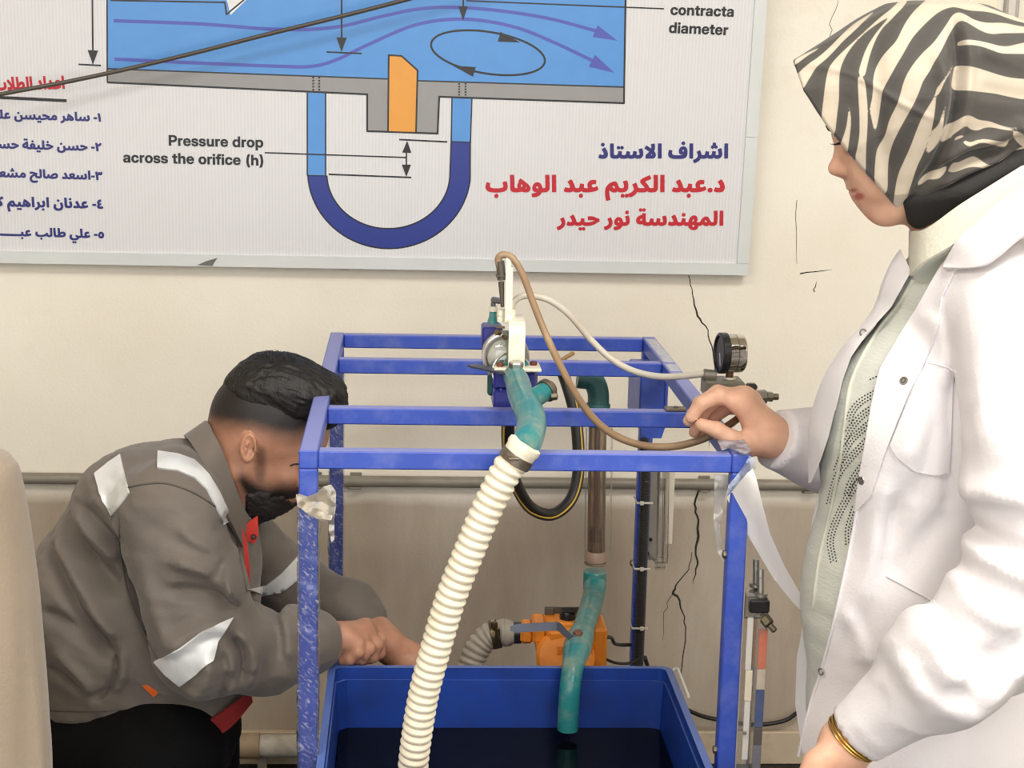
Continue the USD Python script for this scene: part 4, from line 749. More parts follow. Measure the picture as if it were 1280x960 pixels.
def hand(wrist, rw, fingers, palm_k=.010):             # fingers: chains of (point, radius); palm joins the wrist to their roots
    fs = []; roots = [c[0] for c in fingers]; palm = [cone(wrist, p, rw, max(r*1.15, .010)) for p, r in roots]
    palm += [cone(roots[i][0], roots[i+1][0], roots[i][1]*1.1, roots[i+1][1]*1.1) for i in range(1, len(roots)-1)]
    pf = blend(palm, .014); ch = [blend([cone(c[i][0], c[i+1][0], c[i][1], c[i+1][1]) for i in range(len(c)-1)], .004) for c in fingers]
    def f(P):
        d = np.full(len(P), 9.); tips = d
        for g in ch: tips = smin(tips, g(P), .0025)
        return smin(pf(P), tips, palm_k)
    return f
def at4(q): return at(q[0], q[1], q[2])
def skin(name, c, red, dark):                          # skin with hair or stubble where the mesh says so
    return usdkit.material(stage, '/World/Looks/'+name, {'g': ('geometry', {}), 'n': ('noise_texture', {'scale': 38., 'detail': 5.}), 'r': ('rgb_ramp', {'ramp': [(.3, srgb(*c)), (.7, srgb(*red))]}),
        'at': ('attribute', {'attribute': 'stubble'}), 'n2': ('noise_texture', {'scale': 900., 'detail': 2.}), 'mm': ('math', {'math_type': 'multiply_add', 'value2': .9, 'value3': .68}),
        'ml': ('math', {'math_type': 'multiply', 'use_clamp': True}), 'mx': ('mix_color', {'b': srgb(*dark)}), 'al': ('attribute', {'attribute': 'lip'}), 'mx2': ('mix_color', {'b': srgb(172, 84, 80)}),
        'n3': ('noise_texture', {'scale': 320., 'detail': 3.}), 'b': ('bump', {'strength': .12, 'distance': .002}),
        'p': ('principled_bsdf', {'roughness': .48, 'specular_ior_level': .35, 'subsurface_weight': .18, 'subsurface_radius': (1., .35, .2), 'subsurface_scale': .006})},
        [('g.position', 'n.vector'), ('n.fac', 'r.fac'), ('g.position', 'n2.vector'), ('n2.fac', 'mm.value1'), ('mm.value', 'ml.value1'), ('at.fac', 'ml.value2'),
         ('ml.value', 'mx.fac'), ('r.color', 'mx.a'), ('mx.result', 'mx2.a'), ('al.fac', 'mx2.fac'), ('mx2.result', 'p.base_color'), ('g.position', 'n3.vector'), ('n3.fac', 'b.height'), ('b.normal', 'p.normal')], surface='p.BSDF')
def sstep(x, a, b): t = np.clip((x-a)/(b-a), 0, 1); return t*t*(3-2*t)
# ================================================================== kneeling man
MY = .42
mskin = skin('skin_man', (166, 118, 94), (186, 138, 112), (30, 26, 25))
man = Thing('person', 'kneeling man with short dark hair and beard in a grey work jacket with reflective bands', 'person', (-.25, .42, 0))
pit = math.radians(24); s_ = 790.
HF, HU, HS = A([math.cos(pit), 0, -math.sin(pit)]), A([math.sin(pit), 0, math.cos(pit)]), A([0, -1., 0]); HR = A([HF, HU, HS])
def mh(px, py, s=0.): return at(px, py, MY-s)          # head point, s metres towards the camera
head_ = [ell(mh(335, 528), (.094, .088, .074), HR), ell(mh(372, 543), (.045, .052, .060), HR), ell(mh(350, 590), (.054, .056, .056), HR), cone(mh(335, 629, .012), mh(335, 629, -.012), .0185, .0185)]
for s in (1, -1): head_ += [cone(mh(300, 592, .056*s), mh(331, 628, .02*s), .016, .016), ell(mh(362, 594, .040*s), (.020, .022, .018), HR), cone(mh(389, 566, .012*s), mh(381, 569, .045*s), .010, .009)]
head_.append(cone(mh(360, 609), mh(349, 619), .015, .0155))
nose_ = [cone(mh(386, 576), mh(388, 600), .0075, .0105), ell(mh(378, 604, .011), (.009, .008, .008)), ell(mh(378, 604, -.011), (.009, .008, .008))]
lips_ = [ell(mh(359, 616), (.008, .005, .018), HR), ell(mh(353, 623), (.008, .006, .017), HR)]
neck_ = [cone(mh(296, 566), mh(258, 640), .054, .064), cone(mh(304, 592), mh(278, 650), .040, .045)]
er = math.radians(10); EX, EZ = A([math.cos(er), -.35, -math.sin(er)]), A([math.sin(er), 0, math.cos(er)]); EX /= np.linalg.norm(EX); EY = np.cross(EZ, EX)
def ear(px, py, s, sg):
    R = A([EX*A([1, sg, 1]), EY*A([1, sg, 1]), EZ]); c = mh(px, py, s*sg)
    out, inn = ell(c, (.0140, .0065, .0245), R), ell(c+A([.001, -.0045*sg, .002]), (.0100, .006, .0180), R); con = ell(c+A([.004, -.004*sg, -.001]), (.0058, .007, .008), R); anti = cone(c+EZ*.008-A([.002, .002*sg, 0]), c-EZ*.010-A([.003, .002*sg, 0]), .0028, .0022)
    return lambda P: smax(smin(smax(out(P), -inn(P), .002), anti(P), .003), -con(P), .002)
ears = [ear(310, 560, .078, 1), ear(310, 560, .078, -1)]
hb, nb, lb, kb = blend(head_, .022), blend(nose_, .008), blend(lips_, .005), blend(neck_, .03)
eye_ = [ell(mh(372, 583, s), (.012, .011, .015), HR) for s in (.032, -.032)]; sock = [ell(mh(382, 582, s), (.014, .012, .018), HR) for s in (.035, -.035)]
def man_head(P):
    d = hb(P)
    for g in sock: d = smax(d, -g(P), .012)
    for g in eye_: d = smin(d, g(P), .004)
    d = smin(smin(smin(d, nb(P), .010), lb(P), .006), kb(P), .03)
    for g in ears: d = smin(d, g(P), .005)
    return d
# near hand closed round a fitting on the tank rim, far hand reaching behind the tank
H = lambda *q: at4(q)
near_hand = hand(H(392, 802, .375), .028, [
    [(H(428, 790, .375), .0125), (H(447, 806, .362), .0115), (H(456, 818, .366), .0095)],
    [(H(457, 785, .425), .0118), (H(474, 800, .412), .0108), (H(474, 817, .405), .0095), (H(462, 824, .408), .0085)],
    [(H(455, 790, .405), .0120), (H(471, 806, .388), .0110), (H(466, 821, .386), .0095), (H(452, 826, .392), .0085)],
    [(H(448, 796, .388), .0115), (H(461, 811, .370), .0105), (H(453, 823, .372), .0092), (H(440, 826, .380), .0082)],
    [(H(438, 802, .372), .0105), (H(448, 815, .356), .0095), (H(438, 824, .360), .0085), (H(428, 826, .368), .0075)]])
near_arm = cone(H(392, 802, .375), H(330, 815, .30), .028, .036)
far_hand = hand(H(512, 828, .47), .026, [
    [(H(520, 846, .44), .012), (H(528, 866, .425), .0105), (H(534, 880, .42), .009)], [(H(536, 858, .46), .011), (H(552, 878, .45), .010), (H(560, 896, .445), .009), (H(562, 910, .445), .008)],
    [(H(530, 862, .48), .0115), (H(546, 886, .475), .010), (H(554, 904, .47), .009), (H(556, 918, .47), .008)], [(H(522, 864, .497), .011), (H(537, 888, .495), .0098), (H(544, 906, .49), .0088), (H(546, 918, .49), .008)], [(H(513, 864, .51), .0098), (H(524, 884, .51), .0088), (H(530, 898, .51), .008), (H(532, 908, .51), .0072)]])
far_arm = cone(H(512, 828, .47), H(430, 762, .55), .027, .040)
def lo_hi(fs, pad): return fs
mh_mesh = surfnet(man_head, (-.20, .30, .70), (.10, .54, 1.04), .0032)
arms_f = [near_hand, near_arm, far_hand, far_arm]
def man_arms(P): return np.minimum(smin(near_hand(P), near_arm(P), .012), smin(far_hand(P), far_arm(P), .012))
ma_mesh = surfnet(man_arms, (-.10, .24, .36), (.27, .62, .70), .0034)
torso_in = blend([cone(H(232, 650, .42), H(180, 800, .42), .085, .095), cone(H(215, 640, .34), H(215, 640, .52), .05, .05), cone(H(215, 640, .30), H(262, 805, .27), .04, .036), cone(H(262, 805, .27), H(330, 815, .30), .036, .034), cone(H(258, 640, .55), H(380, 735, .62), .045, .04), cone(H(380, 735, .62), H(430, 762, .55), .042, .04), cone(H(180, 800, .42), H(170, 890, .42), .095, .10)], .03)
ti = surfnet(torso_in, (-.55, .12, .30), (.16, .75, .95), .011)
try:
    bm = UM(MF(mh_mesh)+MF(ma_mesh)+MF(ti))
except Exception: bm = cat([mh_mesh, ma_mesh, ti])
pv = project(bm.vertices); x, y = pv[:, 0], pv[:, 1]; v_ = bm.vertices; onhead = (v_[:, 2] > .80) & (v_[:, 1] > .28) & (v_[:, 1] < .56)
# stubble: fade round the back of the head, cheek and chin beard, brow (lines run over both sides alike)
hl = np.interp(x, [255, 285, 320, 345, 368, 385, 420], [530, 536, 540, 548, 552, 544, 524]); fade = sstep(hl+8-y, -6, 34)**.8
jaw = np.interp(x, [288, 300, 318, 335, 350, 366, 385], [578, 588, 600, 606, 603, 604, 604]); bd = sstep(y-jaw, -14, 18)*sstep(x-np.interp(y, [560, 600, 640], [292, 294, 316]), -3, 10)
side = sstep(y-552, 0, 12)*sstep(np.abs(x-325), 12, 2)*sstep(640-y, 0, 30)*.5
ear_m = (np.hypot((x-309)/13, (y-560)/22) < 1)
st = np.where(onhead, np.clip(np.maximum(np.maximum(fade*1.0, bd*.98), side), 0, 1), 0); st[ear_m & onhead] = 0; st = np.where(onhead & (np.hypot((x-384)/13, (y-604)/9) < 1), 0, st)
lip = np.where(onhead, np.clip(1.2-np.hypot((x-357)/6, (y-620)/2.6), 0, .25), 0)*(x > 346)*0
man.part('body', bm, mskin, smooth=True, prim={'stubble': st, 'lip': lip})
body_p = man.path+'/body'
hairm = mat('hair_black', (26, 23, 22), .5, var=.25, vs=60, bump=.5, bs=240, stretch=(1, 1, .35), specular_ior_level=.4)
hair_c = [ell(mh(346, 504), (.089, .070, .076), HR), ell(mh(375, 492), (.062, .052, .066), HR), ell(mh(404, 505), (.036, .048, .052), HR), ell(mh(354, 484), (.068, .050, .060), HR)]
hcb = blend(hair_c, .02)
def hair_f(P):
    d = hcb(P); p = project(P); lim = np.interp(p[:, 0], [250, 275, 310, 345, 365, 380, 400, 425, 440], [506, 514, 518, 522, 534, 540, 556, 562, 545])
    d = d+.013*(1-sstep(lim+6-p[:, 1], 0, 46))
    q = P@HR.T; d = d-.0035*(meshkit.fbm(q*A([22, 60, 60]), 3, 5)-.5)*2-.0022*(meshkit.noise(q*A([45, 300, 300]), 8)-.5)*2
    return smax(d, (p[:, 1]-lim-9*(meshkit.fbm(P*160, 2, 6)-.5)*2)/s_, .022)
man.part('hair', surfnet(hair_f, (-.16, .31, .86), (.12, .53, 1.06), .0034), hairm, smooth=60)
rng = np.random.default_rng(4); tf = []
for k in range(46):
    a = A([rng.uniform(318, 372), rng.uniform(446, 456), MY+rng.uniform(-.04, .04)]); a[1] = np.interp(a[0], [318, 345, 372], [453, 446, 452]); o = at4(a)-A([0, 0, .006]); L_ = rng.uniform(.012, .02); tf.append(tube([o, o+A([rng.uniform(-.006, .004), rng.uniform(-.004, .004), L_*.7]), o+A([rng.uniform(-.012, .004), 0, L_])], [.0011, .0008, .0003], 5))
p_ = man.part('hair_tuft', tf, hairm, smooth=60); stage.GetPrimAtPath(p_).SetCustomDataByKey('kind', 'stuff')
def beard_f(P):
    d = man_head(P); p = project(P); X_, Y_ = p[:, 0], p[:, 1]; j = np.interp(X_, [300, 318, 335, 350, 366, 385], [612, 614, 616, 619, 626, 630]); n = (meshkit.fbm(P*230, 2, 3)-.5)*.005
    reg = smax((j-Y_+7*(meshkit.fbm(P*150, 2, 7)-.5)*2)/s_, (306-X_)/s_, .012); mo = np.hypot((X_-360)/13., (Y_-615.5)/3.6)-1; reg = np.maximum(reg, -mo*.008); reg = np.maximum(reg, (P[:, 2]*0)+(Y_-662)/s_)
    return smax(d-.0040-n, reg, .009)
man.part('beard', surfnet(beard_f, (-.12, .33, .71), (.06, .51, .93), .0034), mat('beard_black', (32, 27, 25), .6, var=.3, vs=90, bump=.6, bs=500), smooth=60)
mst = lambda P: man_head(P)
man.part('eyelash', [drape_line(mst, [(362.5, 582.5), (367, 580.5), (373, 580), (379, 582)], .0013, 6, 5, .0006)], hairm, parent=body_p, smooth=60); man.part('eyebrow', [drape(mst, [(372, 566), (382, 563), (392, 566), (390, 570), (378, 568)], 3, .0015)], hairm, parent=body_p, smooth=60)
# jacket
jg = mat('jacket_grey', (104, 96, 88), .72, var=.06, vs=10, bump=.22, bs=420, sheen_weight=.15)
TL = folds([([(36, 712), (66, 737), (109, 796), (140, 826)], .011, -.014), ([(40, 700), (74, 724), (118, 780), (146, 812)], .014, .010), ([(52, 668), (88, 696), (120, 730), (146, 756)], .012, -.010), ([(70, 655), (105, 690), (140, 720)], .012, .009),
            ([(44, 780), (80, 792), (112, 812), (136, 830)], .012, -.010), ([(90, 650), (120, 672), (146, 700)], .010, -.008), ([(105, 635), (132, 660), (150, 690)], .010, .007), ([(60, 820), (90, 850), (110, 878)], .012, .008), ([(50, 850), (75, 862), (100, 880)], .010, -.007),
            ([(148, 640), (150, 700), (162, 752), (186, 805), (212, 850)], .008, -.016), ([(140, 824), (142, 846), (130, 872), (108, 886)], .006, -.012), ([(146, 822), (150, 846), (138, 874)], .010, .008),
            ([(186, 596), (230, 620), (262, 630), (284, 640)], .004, -.004), ([(160, 618), (178, 604), (205, 606)], .004, -.004)], .22)
SL = folds([([(299, 758), (284, 722), (250, 700), (215, 690)], .013, .012), ([(300, 768), (276, 742), (246, 732), (214, 730)], .010, -.012), ([(302, 772), (272, 768), (240, 780), (214, 800)], .013, .010), ([(270, 655), (282, 690), (272, 722)], .011, -.009), ([(226, 650), (250, 672), (282, 690)], .012, .008), ([(272, 690), (284, 706), (296, 740)], .007, .010),
            ([(300, 780), (318, 800), (322, 830), (312, 862)], .010, .008), ([(292, 786), (304, 812), (302, 845)], .007, -.010), ([(322, 776), (342, 800), (348, 836)], .009, -.007), ([(340, 770), (358, 795), (362, 835)], .009, .006), ([(268, 800), (262, 840), (240, 868)], .010, .006), ([(280, 800), (285, 840), (270, 872)], .008, -.008), ([(180, 700), (196, 760), (222, 806)], .016, .006)], .2)
tor = blend([cone(H(238, 636, .42), H(205, 720, .42), .105, .135), cone(H(205, 720, .42), H(172, 800, .41), .14, .150), cone(H(172, 800, .41), H(165, 872, .41), .152, .142), ell(H(115, 745, .42), (.105, .16, .13)), cone(H(208, 618, .32), H(208, 618, .53), .074, .074), cone(H(157, 630, .36), H(157, 630, .50), .078, .078), cone(H(225, 830, .38), H(240, 868, .38), .10, .085), cone(H(262, 660, .40), H(255, 790, .40), .055, .07)], .05)
uarm = blend([cone(H(212, 640, .265), H(258, 806, .225), .083, .077), cone(H(258, 806, .225), H(330, 815, .285), .074, .062), cone(H(330, 815, .285), H(386, 802, .355), .062, .052)], .022)
farm = blend([cone(H(262, 634, .56), H(372, 742, .62), .062, .060), cone(H(372, 742, .62), H(436, 762, .555), .056, .048), cone(H(436, 762, .555), H(452, 776, .535), .048, .044)], .02)
back_y = lambda P: sstep(-P[:, 1], -.46, -.30)
def jacket0(P):
    d = tor(P); near = np.abs(d) < .05; 
    if near.any(): Q = P[near]; d[near] -= 1.5*TL(Q)*back_y(Q)+.007*(meshkit.fbm(Q*A([9, 9, 9]), 3, 11)-.5)+.0034*(1-2*np.abs(2*meshkit.fbm(Q*A([16, 22, 26])+Q[:, [2, 2, 0]]*10, 2, 15)-1))
    a = uarm(P); near = np.abs(a) < .05
    if near.any(): Q = P[near]; a[near] -= SL(Q)*back_y(Q)*1.5+.006*(meshkit.fbm(Q*A([12, 12, 12]), 3, 12)-.5)+.0032*(1-2*np.abs(2*meshkit.fbm(Q*A([18, 18, 26]), 2, 16)-1))
    b = farm(P); near = np.abs(b) < .03
    if near.any(): Q = P[near]; b[near] -= .008*(meshkit.fbm(Q*A([16, 16, 16]), 3, 13)-.5)*2
    return np.minimum(smin(d, a, .012), smin(d, b, .03))
hemz = lambda P: np.interp(project(P)[:, 0], [-200, 60, 190, 212, 260, 330], [903, 905, 906, 926, 912, 880])
def jacket(P):
    d = jacket0(P); py = project(P)[:, 1]; d = smax(d, (py-hemz(P))/s_, .008)
    m = (P[:, 2] > .74) & (P[:, 0] > -.30)
    if m.any(): d[m] = smax(d[m], -(man_head(P[m])-.004), .004)
    return d
jm = surfnet(jacket, (-.62, .10, .30), (.20, .75, 1.0), .0056)
jp = man.part('jacket', jm, jg, smooth=True)
refl = mat('reflective_silver', (216, 218, 218), .38, .15, var=.06, vs=30, bump=.3, bs=60)
for poly in ([(119, 593), (135, 580), (151, 569), (156, 592), (162, 616), (150, 632), (141, 645), (128, 627)], [(197, 565), (222, 569), (242, 576), (260, 594), (272, 614), (289, 650), (280, 656), (268, 632), (258, 612), (243, 598), (222, 589), (197, 586)],
             [(194, 827), (225, 810), (253, 789), (291, 773), (282, 786), (272, 802), (265, 826), (246, 842), (225, 857), (208, 843)], [(309, 737), (332, 732), (352, 716), (376, 690), (386, 700), (376, 722), (352, 740), (328, 744)]):
    man.part('reflective_band', drape(jacket, poly, 4, .0034, .0002), refl, parent=jp, smooth=50, label='silver white reflective band')
man.part('sleeve_tag', drape(jacket, [(178, 857), (184, 856), (198, 865), (192, 871)], 3, .0022), mat('tag_orange', (232, 106, 40), .5), parent=jp, smooth=50, label='small orange tag')
for pts in ([(150, 612), (176, 606), (206, 604), (238, 614), (262, 628), (280, 642)], [(149, 640), (152, 700), (166, 760), (196, 822)], [(60, 888), (110, 889), (150, 887), (196, 884)], [(296, 660), (300, 700), (308, 740)]):
    man.part('seam', drape_line(jacket, pts, .0016, 6, 6, .0002), mat('seam_grey', (84, 78, 72), .8), parent=jp, smooth=60)
cu = [H(258, 530, .43), H(262, 531, .395), H(271, 552, .355), H(283, 586, .345), H(296, 622, .35), H(306, 645, .365)]; cl_ = [H(232, 548, .43), H(237, 552, .37), H(252, 578, .325), H(266, 612, .312), H(284, 650, .32), H(300, 684, .345)]
man.part('collar', ribbon(cu, cl_, -.006), jg, parent=jp, smooth=60)
cf = [H(258, 530, .43), H(266, 535, .47), H(280, 555, .495), H(296, 590, .50), H(312, 630, .49), H(322, 648, .47)]; cg = [H(232, 548, .43), H(246, 556, .49), H(262, 585, .53), H(282, 620, .535), H(306, 660, .52), H(320, 690, .48)]
man.part('collar', ribbon(cf, cg, .006), jg, parent=jp, smooth=60)
redm = mat('lining_red', (196, 52, 40), .65, var=.08, bump=.15, bs=200)
man.part('lining', sheet([(303, 646), (309, 654), (322, 645), (323, 668), (318, 680), (309, 676), (306, 664)], lambda x, y: .352+.0006*(x-300), 4, .004), redm, parent=jp, smooth=50, label='red lining at the collar'); man.part('lining', sheet([(302, 660), (309, 680), (312, 710), (312, 740), (308, 766), (306, 735), (306, 700)], .316, 4, .004), redm, parent=jp, smooth=50, label='red lining along the zip')
man.part('snap', lathe([(.004, 0), (.0045, .001), (.003, .0025)], H(317, 671, .358), (0, -1, .2), 16), mat('snap_dark', (70, 40, 36), .4, .4), parent=jp)
man.part('lining', ribbon([H(200, 916, .285), H(222, 922, .285), H(250, 908, .285), H(280, 890, .29), H(314, 866, .31)], [H(206, 930, .30), H(228, 940, .30), H(262, 926, .30), H(290, 908, .305), H(316, 878, .325)], .004), mat('lining_dark_red', (140, 36, 34), .65, var=.08), parent=jp, smooth=50, label='dark red lining turned out at the hem')
# black trousers, kneeling, with shoes behind
blackm = mat('trousers_black', (8, 8, 9), .9, specular_ior_level=.15, var=.2, bump=.2, bs=300)
lg = []
for y_ in (.31, .52):
    hip, knee, ank, toe = A([-.25, y_, .40]), A([-.205, y_, .075]), A([-.60, y_+.01, .075]), A([-.70, y_+.01, .04])
    lg += [cone(hip, knee, .118, .072), cone(knee, ank, .072, .05)]
lg += [ell(A([-.31, .415, .39]), (.165, .17, .12)), cone(A([-.24, .415, .40]), A([-.25, .415, .3]), .12, .09)]
tr_f = blend(lg, .03); tm_ = surfnet(lambda P: smax(tr_f(P), .004-P[:, 2], .01), (-.72, .14, -.02), (-.03, .70, .56), .009); man.part('trousers', tm_, blackm, smooth=True)
for y_ in (.32, .53): man.part('shoe', surfnet(lambda P: smax(blend([cone(A([-.62, y_, .05]), A([-.70, y_, .05]), .045, .05), cone(A([-.70, y_, .05]), A([-.72, y_, .16]), .038, .04)], .02)(P), .002-P[:, 2], .004), (-.80, y_-.08, -.02), (-.54, y_+.08, .23), .008), rubber, smooth=True)
# ================================================================== standing woman
VY = -.10
wskin = skin('skin_woman', (206, 158, 132), (222, 176, 150), (60, 48, 44))
wo = Thing('person', 'standing woman in a white lab coat and zebra striped headscarf reaching over the rig', 'person', (.92, -.12, 0))
WP = math.radians(26); GF, GU, GS = A([-math.cos(WP), 0, -math.sin(WP)]), A([-math.sin(WP), 0, math.cos(WP)]), A([0, -1., 0]); GR = A([GF, GU, GS])
def wh_(px, py, s=0.): return at(px, py, VY-s)
wf = [ell(wh_(1128, 150), (.085, .085, .070), GR), ell(wh_(1106, 205), (.055, .078, .058), GR), cone(wh_(1103, 262, .009), wh_(1103, 262, -.009), .0160, .0160)]
for s in (1, -1): wf += [ell(wh_(1096, 216, .034*s), (.026, .032, .024), GR), cone(wh_(1146, 214, .043*s), wh_(1110, 260, .014*s), .018, .0155), cone(wh_(1056, 163, .010*s), wh_(1068, 160, .042*s), .010, .010)]
wf.append(ell(wh_(1089, 240), (.0175, .022, .024), GR))
wn = [cone(wh_(1052.5, 184), wh_(1044.5, 210), .0072, .0082), cone(wh_(1044.5, 210), wh_(1051, 214), .0082, .0080), ell(wh_(1054.5, 213, .0105), (.0085, .0075, .006)), ell(wh_(1054.5, 213, -.0105), (.0085, .0075, .006))]
wl_ = [ell(wh_(1066.5, 234.5), (.0062, .0058, .019), GR), ell(wh_(1073.5, 246.5), (.0062, .0058, .0165), GR)]
ey_ = [ell(wh_(1062, 182, .031*s), (.0105, .0105, .0135), GR) for s in (1, -1)]; so_ = [ell(wh_(1052, 180, .033*s), (.011, .011, .016), GR) for s in (1, -1)]
f1, f2, f3 = blend(wf, .02), blend(wn, .006), blend(wl_, .0025); wneck = blend([cone(wh_(1163, 222), wh_(1205, 330), .044, .052)], .02)
def wface(P):
    d = f1(P)
    for g in so_: d = smax(d, -g(P), .010)
    for g in ey_: d = smin(d, g(P), .003)
    d = smin(smin(d, f2(P), .008), f3(P), .004); q = (P-wh_(1062, 240))@GR.T
    return smin(d+.0022*np.exp(-(q[:, 1]/.0016)**2)*(np.abs(q[:, 2]) < .02)*(np.abs(q[:, 0]) < .018), wneck(P), .02)
wm = surfnet(wface, (.64, -.22, 1.14), (.98, .02, 1.56), .0030)
# far (right) hand in a loose pinch over the rail, near hand lowered at the side
G = lambda *q: at4(q)
rh = hand(G(960, 545, .10), .0245, [
    [(G(936, 556, .085), .0145), (G(914, 548, .075), .0125), (G(896, 537, .072), .0112), (G(877, 531, .075), .0092)],
    [(G(926, 503, .088), .0125), (G(899, 495, .085), .0112), (G(878, 504, .085), .0098), (G(864, 522, .088), .0085)],
    [(G(930, 499, .108), .0128), (G(897, 491, .110), .0112), (G(875, 504, .110), .0098), (G(861, 526, .108), .0085)],
    [(G(936, 502, .128), .0120), (G(903, 496, .132), .0108), (G(880, 515, .130), .0095), (G(868, 540, .125), .0083)],
    [(G(944, 510, .146), .0110), (G(914, 507, .150), .0095), (G(890, 524, .146), .0085), (G(878, 545, .140), .0075)]])
ra = cone(G(960, 545, .10), G(1045, 570, .13), .0250, .034)
lh = hand(G(1058, 930, -.36), .026, [
    [(G(1022, 955, -.385), .0145), (G(1000, 985, -.395), .0125), (G(986, 1012, -.39), .0112), (G(978, 1036, -.385), .0092)],
    [(G(1012, 1010, -.375), .0125), (G(1000, 1050, -.37), .0112), (G(1000, 1082, -.365), .0098), (G(1004, 1104, -.36), .0085)],
    [(G(1026, 1018, -.358), .0128), (G(1016, 1062, -.35), .0112), (G(1018, 1096, -.345), .0098), (G(1024, 1118, -.34), .0085)],
    [(G(1040, 1018, -.342), .0120), (G(1034, 1060, -.335), .0108), (G(1038, 1092, -.33), .0095), (G(1044, 1112, -.325), .0083)],
    [(G(1052, 1010, -.33), .0110), (G(1050, 1046, -.32), .0095), (G(1054, 1072, -.316), .0085), (G(1060, 1090, -.312), .0075)]])
la = cone(G(1060, 925, -.36), G(1180, 830, -.40), .0270, .040)
rm = surfnet(lambda P: smin(rh(P), ra(P), .012), (.50, .02, .86), (.80, .22, 1.08), .0032)
lm_ = surfnet(lambda P: smin(lh(P), la(P), .012), (.56, -.50, .44), (.88, -.24, .80), .0036)
body_in = blend([cone(G(1205, 330, -.11), G(1190, 450, -.11), .05, .075), cone(G(1190, 450, -.11), G(1170, 700, -.11), .075, .11), cone(G(1170, 700, -.11), G(1165, 1000, -.11), .11, .11), cone(G(1200, 415, -.19), G(1190, 415, -.02), .040, .040), cone(G(1200, 415, -.19), G(1268, 425, -.27), .04, .035), cone(G(1140, 420, .02), G(1095, 590, .11), .04, .038), cone(G(1095, 590, .11), G(1045, 570, .13), .038, .034),
                 cone(G(1268, 425, -.27), G(1300, 740, -.41), .036, .038), cone(G(1300, 740, -.42), G(1180, 830, -.40), .042, .040)], .02)
bi = surfnet(body_in, (.55, -.60, .40), (1.15, .22, 1.38), .011)
try: wb = UM(MF(wm)+MF(rm)+MF(lm_)+MF(bi))
except Exception: wb = cat([wm, rm, lm_, bi])
pv = project(wb.vertices); x, y = pv[:, 0], pv[:, 1]; hd_ = wb.vertices[:, 2] > 1.15
lipm = np.where(hd_ & (x < 1086), np.clip(1.5*np.maximum(.9-np.hypot((x-1067)/8, (y-237.5)/3.2), 1.15-np.hypot((x-1073.5)/7.5, (y-245.5)/5.)), 0, .85), 0)
wo.part('body', wb, wskin, smooth=True, prim={'stubble': np.zeros(len(wb.vertices)), 'lip': lipm}); wbody = wo.path+'/body'
lashm = mat('lash_dark', (38, 30, 28), .6)
wo.part('eyelash', [drape_line(wface, [(1044, 181), (1049, 178.5), (1055, 179), (1062, 182), (1070, 186)], .0011, 6, 5, .0008)]+[tube([wh_(x0, 179.5, .030), wh_(x0-6, 181.0, .030), wh_(x0-10, 179.5, .031)], [.0007, .0005, .0002], 5) for x0 in (1047, 1050, 1053)], lashm, parent=wbody, smooth=60)
wo.part('eyebrow', tube([wh_(1032.5, 157, .02), wh_(1036, 161, .022), wh_(1044, 164, .026), wh_(1056, 165, .034)], [.0012, .0026, .003, .002], 8), lashm, parent=wbody, smooth=60)
# headscarf: tight hull over head and bun with a stiff peak, then folds
def sph(P, r, n=10): 
    return m3.Manifold.sphere(r, n).translate(tuple(map(float, P)))
def hullof(lst): return m3.Manifold.batch_hull([sph(p, r, 20) for p, r in lst])
V = wh_
hs = [(V(996, 77, .03), .004), (V(996, 77, -.03), .004), (V(1008, 112, .052), .004), (V(1008, 112, -.052), .004), (V(1040, 158, .066), .005), (V(1040, 158, -.066), .005), (V(1064, 186, .072), .006), (V(1064, 186, -.072), .006), (V(1112, 240, .062), .006), (V(1112, 240, -.062), .006), (V(1131, 268, .025), .005), (V(1131, 268, -.025), .005),
      (V(1128, 92), .090), (V(1150, 120, .03), .085), (V(1150, 120, -.03), .085), (V(1203, 92, .02), .090), (V(1203, 92, -.02), .090), (V(1275, 128, .02), .092), (V(1275, 128, -.02), .092), (V(1330, 165), .085), (V(1205, 228, .06), .02), (V(1205, 228, -.06), .02), (V(1290, 200, .07), .02), (V(1290, 200, -.07), .02)]
hj = UM(hullof(hs)); hj = UM(MF(hj).refine_to_length(.009)); hj.merge_vertices(); trimesh.smoothing.filter_taubin(hj, .5, .53, 6); hj = UM(MF(hj).refine_to_length(.0030)); hj.merge_vertices(); trimesh.smoothing.filter_taubin(hj, .5, .53, 4)
HJ = folds([([(1192, 22), (1190, 60), (1186, 110), (1178, 160), (1162, 210), (1140, 258)], .007, -.012), ([(1204, 30), (1203, 80), (1198, 120), (1186, 165), (1168, 215)], .008, .007), ([(1163, 66), (1170, 90), (1172, 130), (1166, 180), (1150, 230)], .009, .006), ([(1008, 80), (1040, 86), (1080, 100), (1120, 128), (1165, 150)], .004, .0022), ([(1100, 60), (1092, 110), (1096, 160), (1112, 220)], .010, -.004),
            ([(1275, 150), (1240, 170), (1205, 180), (1170, 205)], .009, .009), ([(1280, 165), (1240, 185), (1200, 196), (1165, 220)], .007, -.009), ([(1262, 172), (1240, 196), (1205, 212), (1165, 236)], .008, .009), ([(1280, 180), (1262, 200), (1225, 215), (1180, 240)], .006, -.007), ([(1215, 60), (1250, 66), (1280, 78)], .012, .004), ([(1212, 110), (1245, 118), (1285, 122)], .012, -.004), ([(1262, 150), (1275, 170), (1270, 195)], .006, .007)], -.18)
n_ = hj.vertex_normals; side_ = np.clip(np.abs(n_[:, 1])*1.6, 0, 1); hj.vertices = hj.vertices+n_*((HJ(hj.vertices)*side_*1.1+.004*(meshkit.fbm(hj.vertices*14, 3, 21)-.5))[:, None])
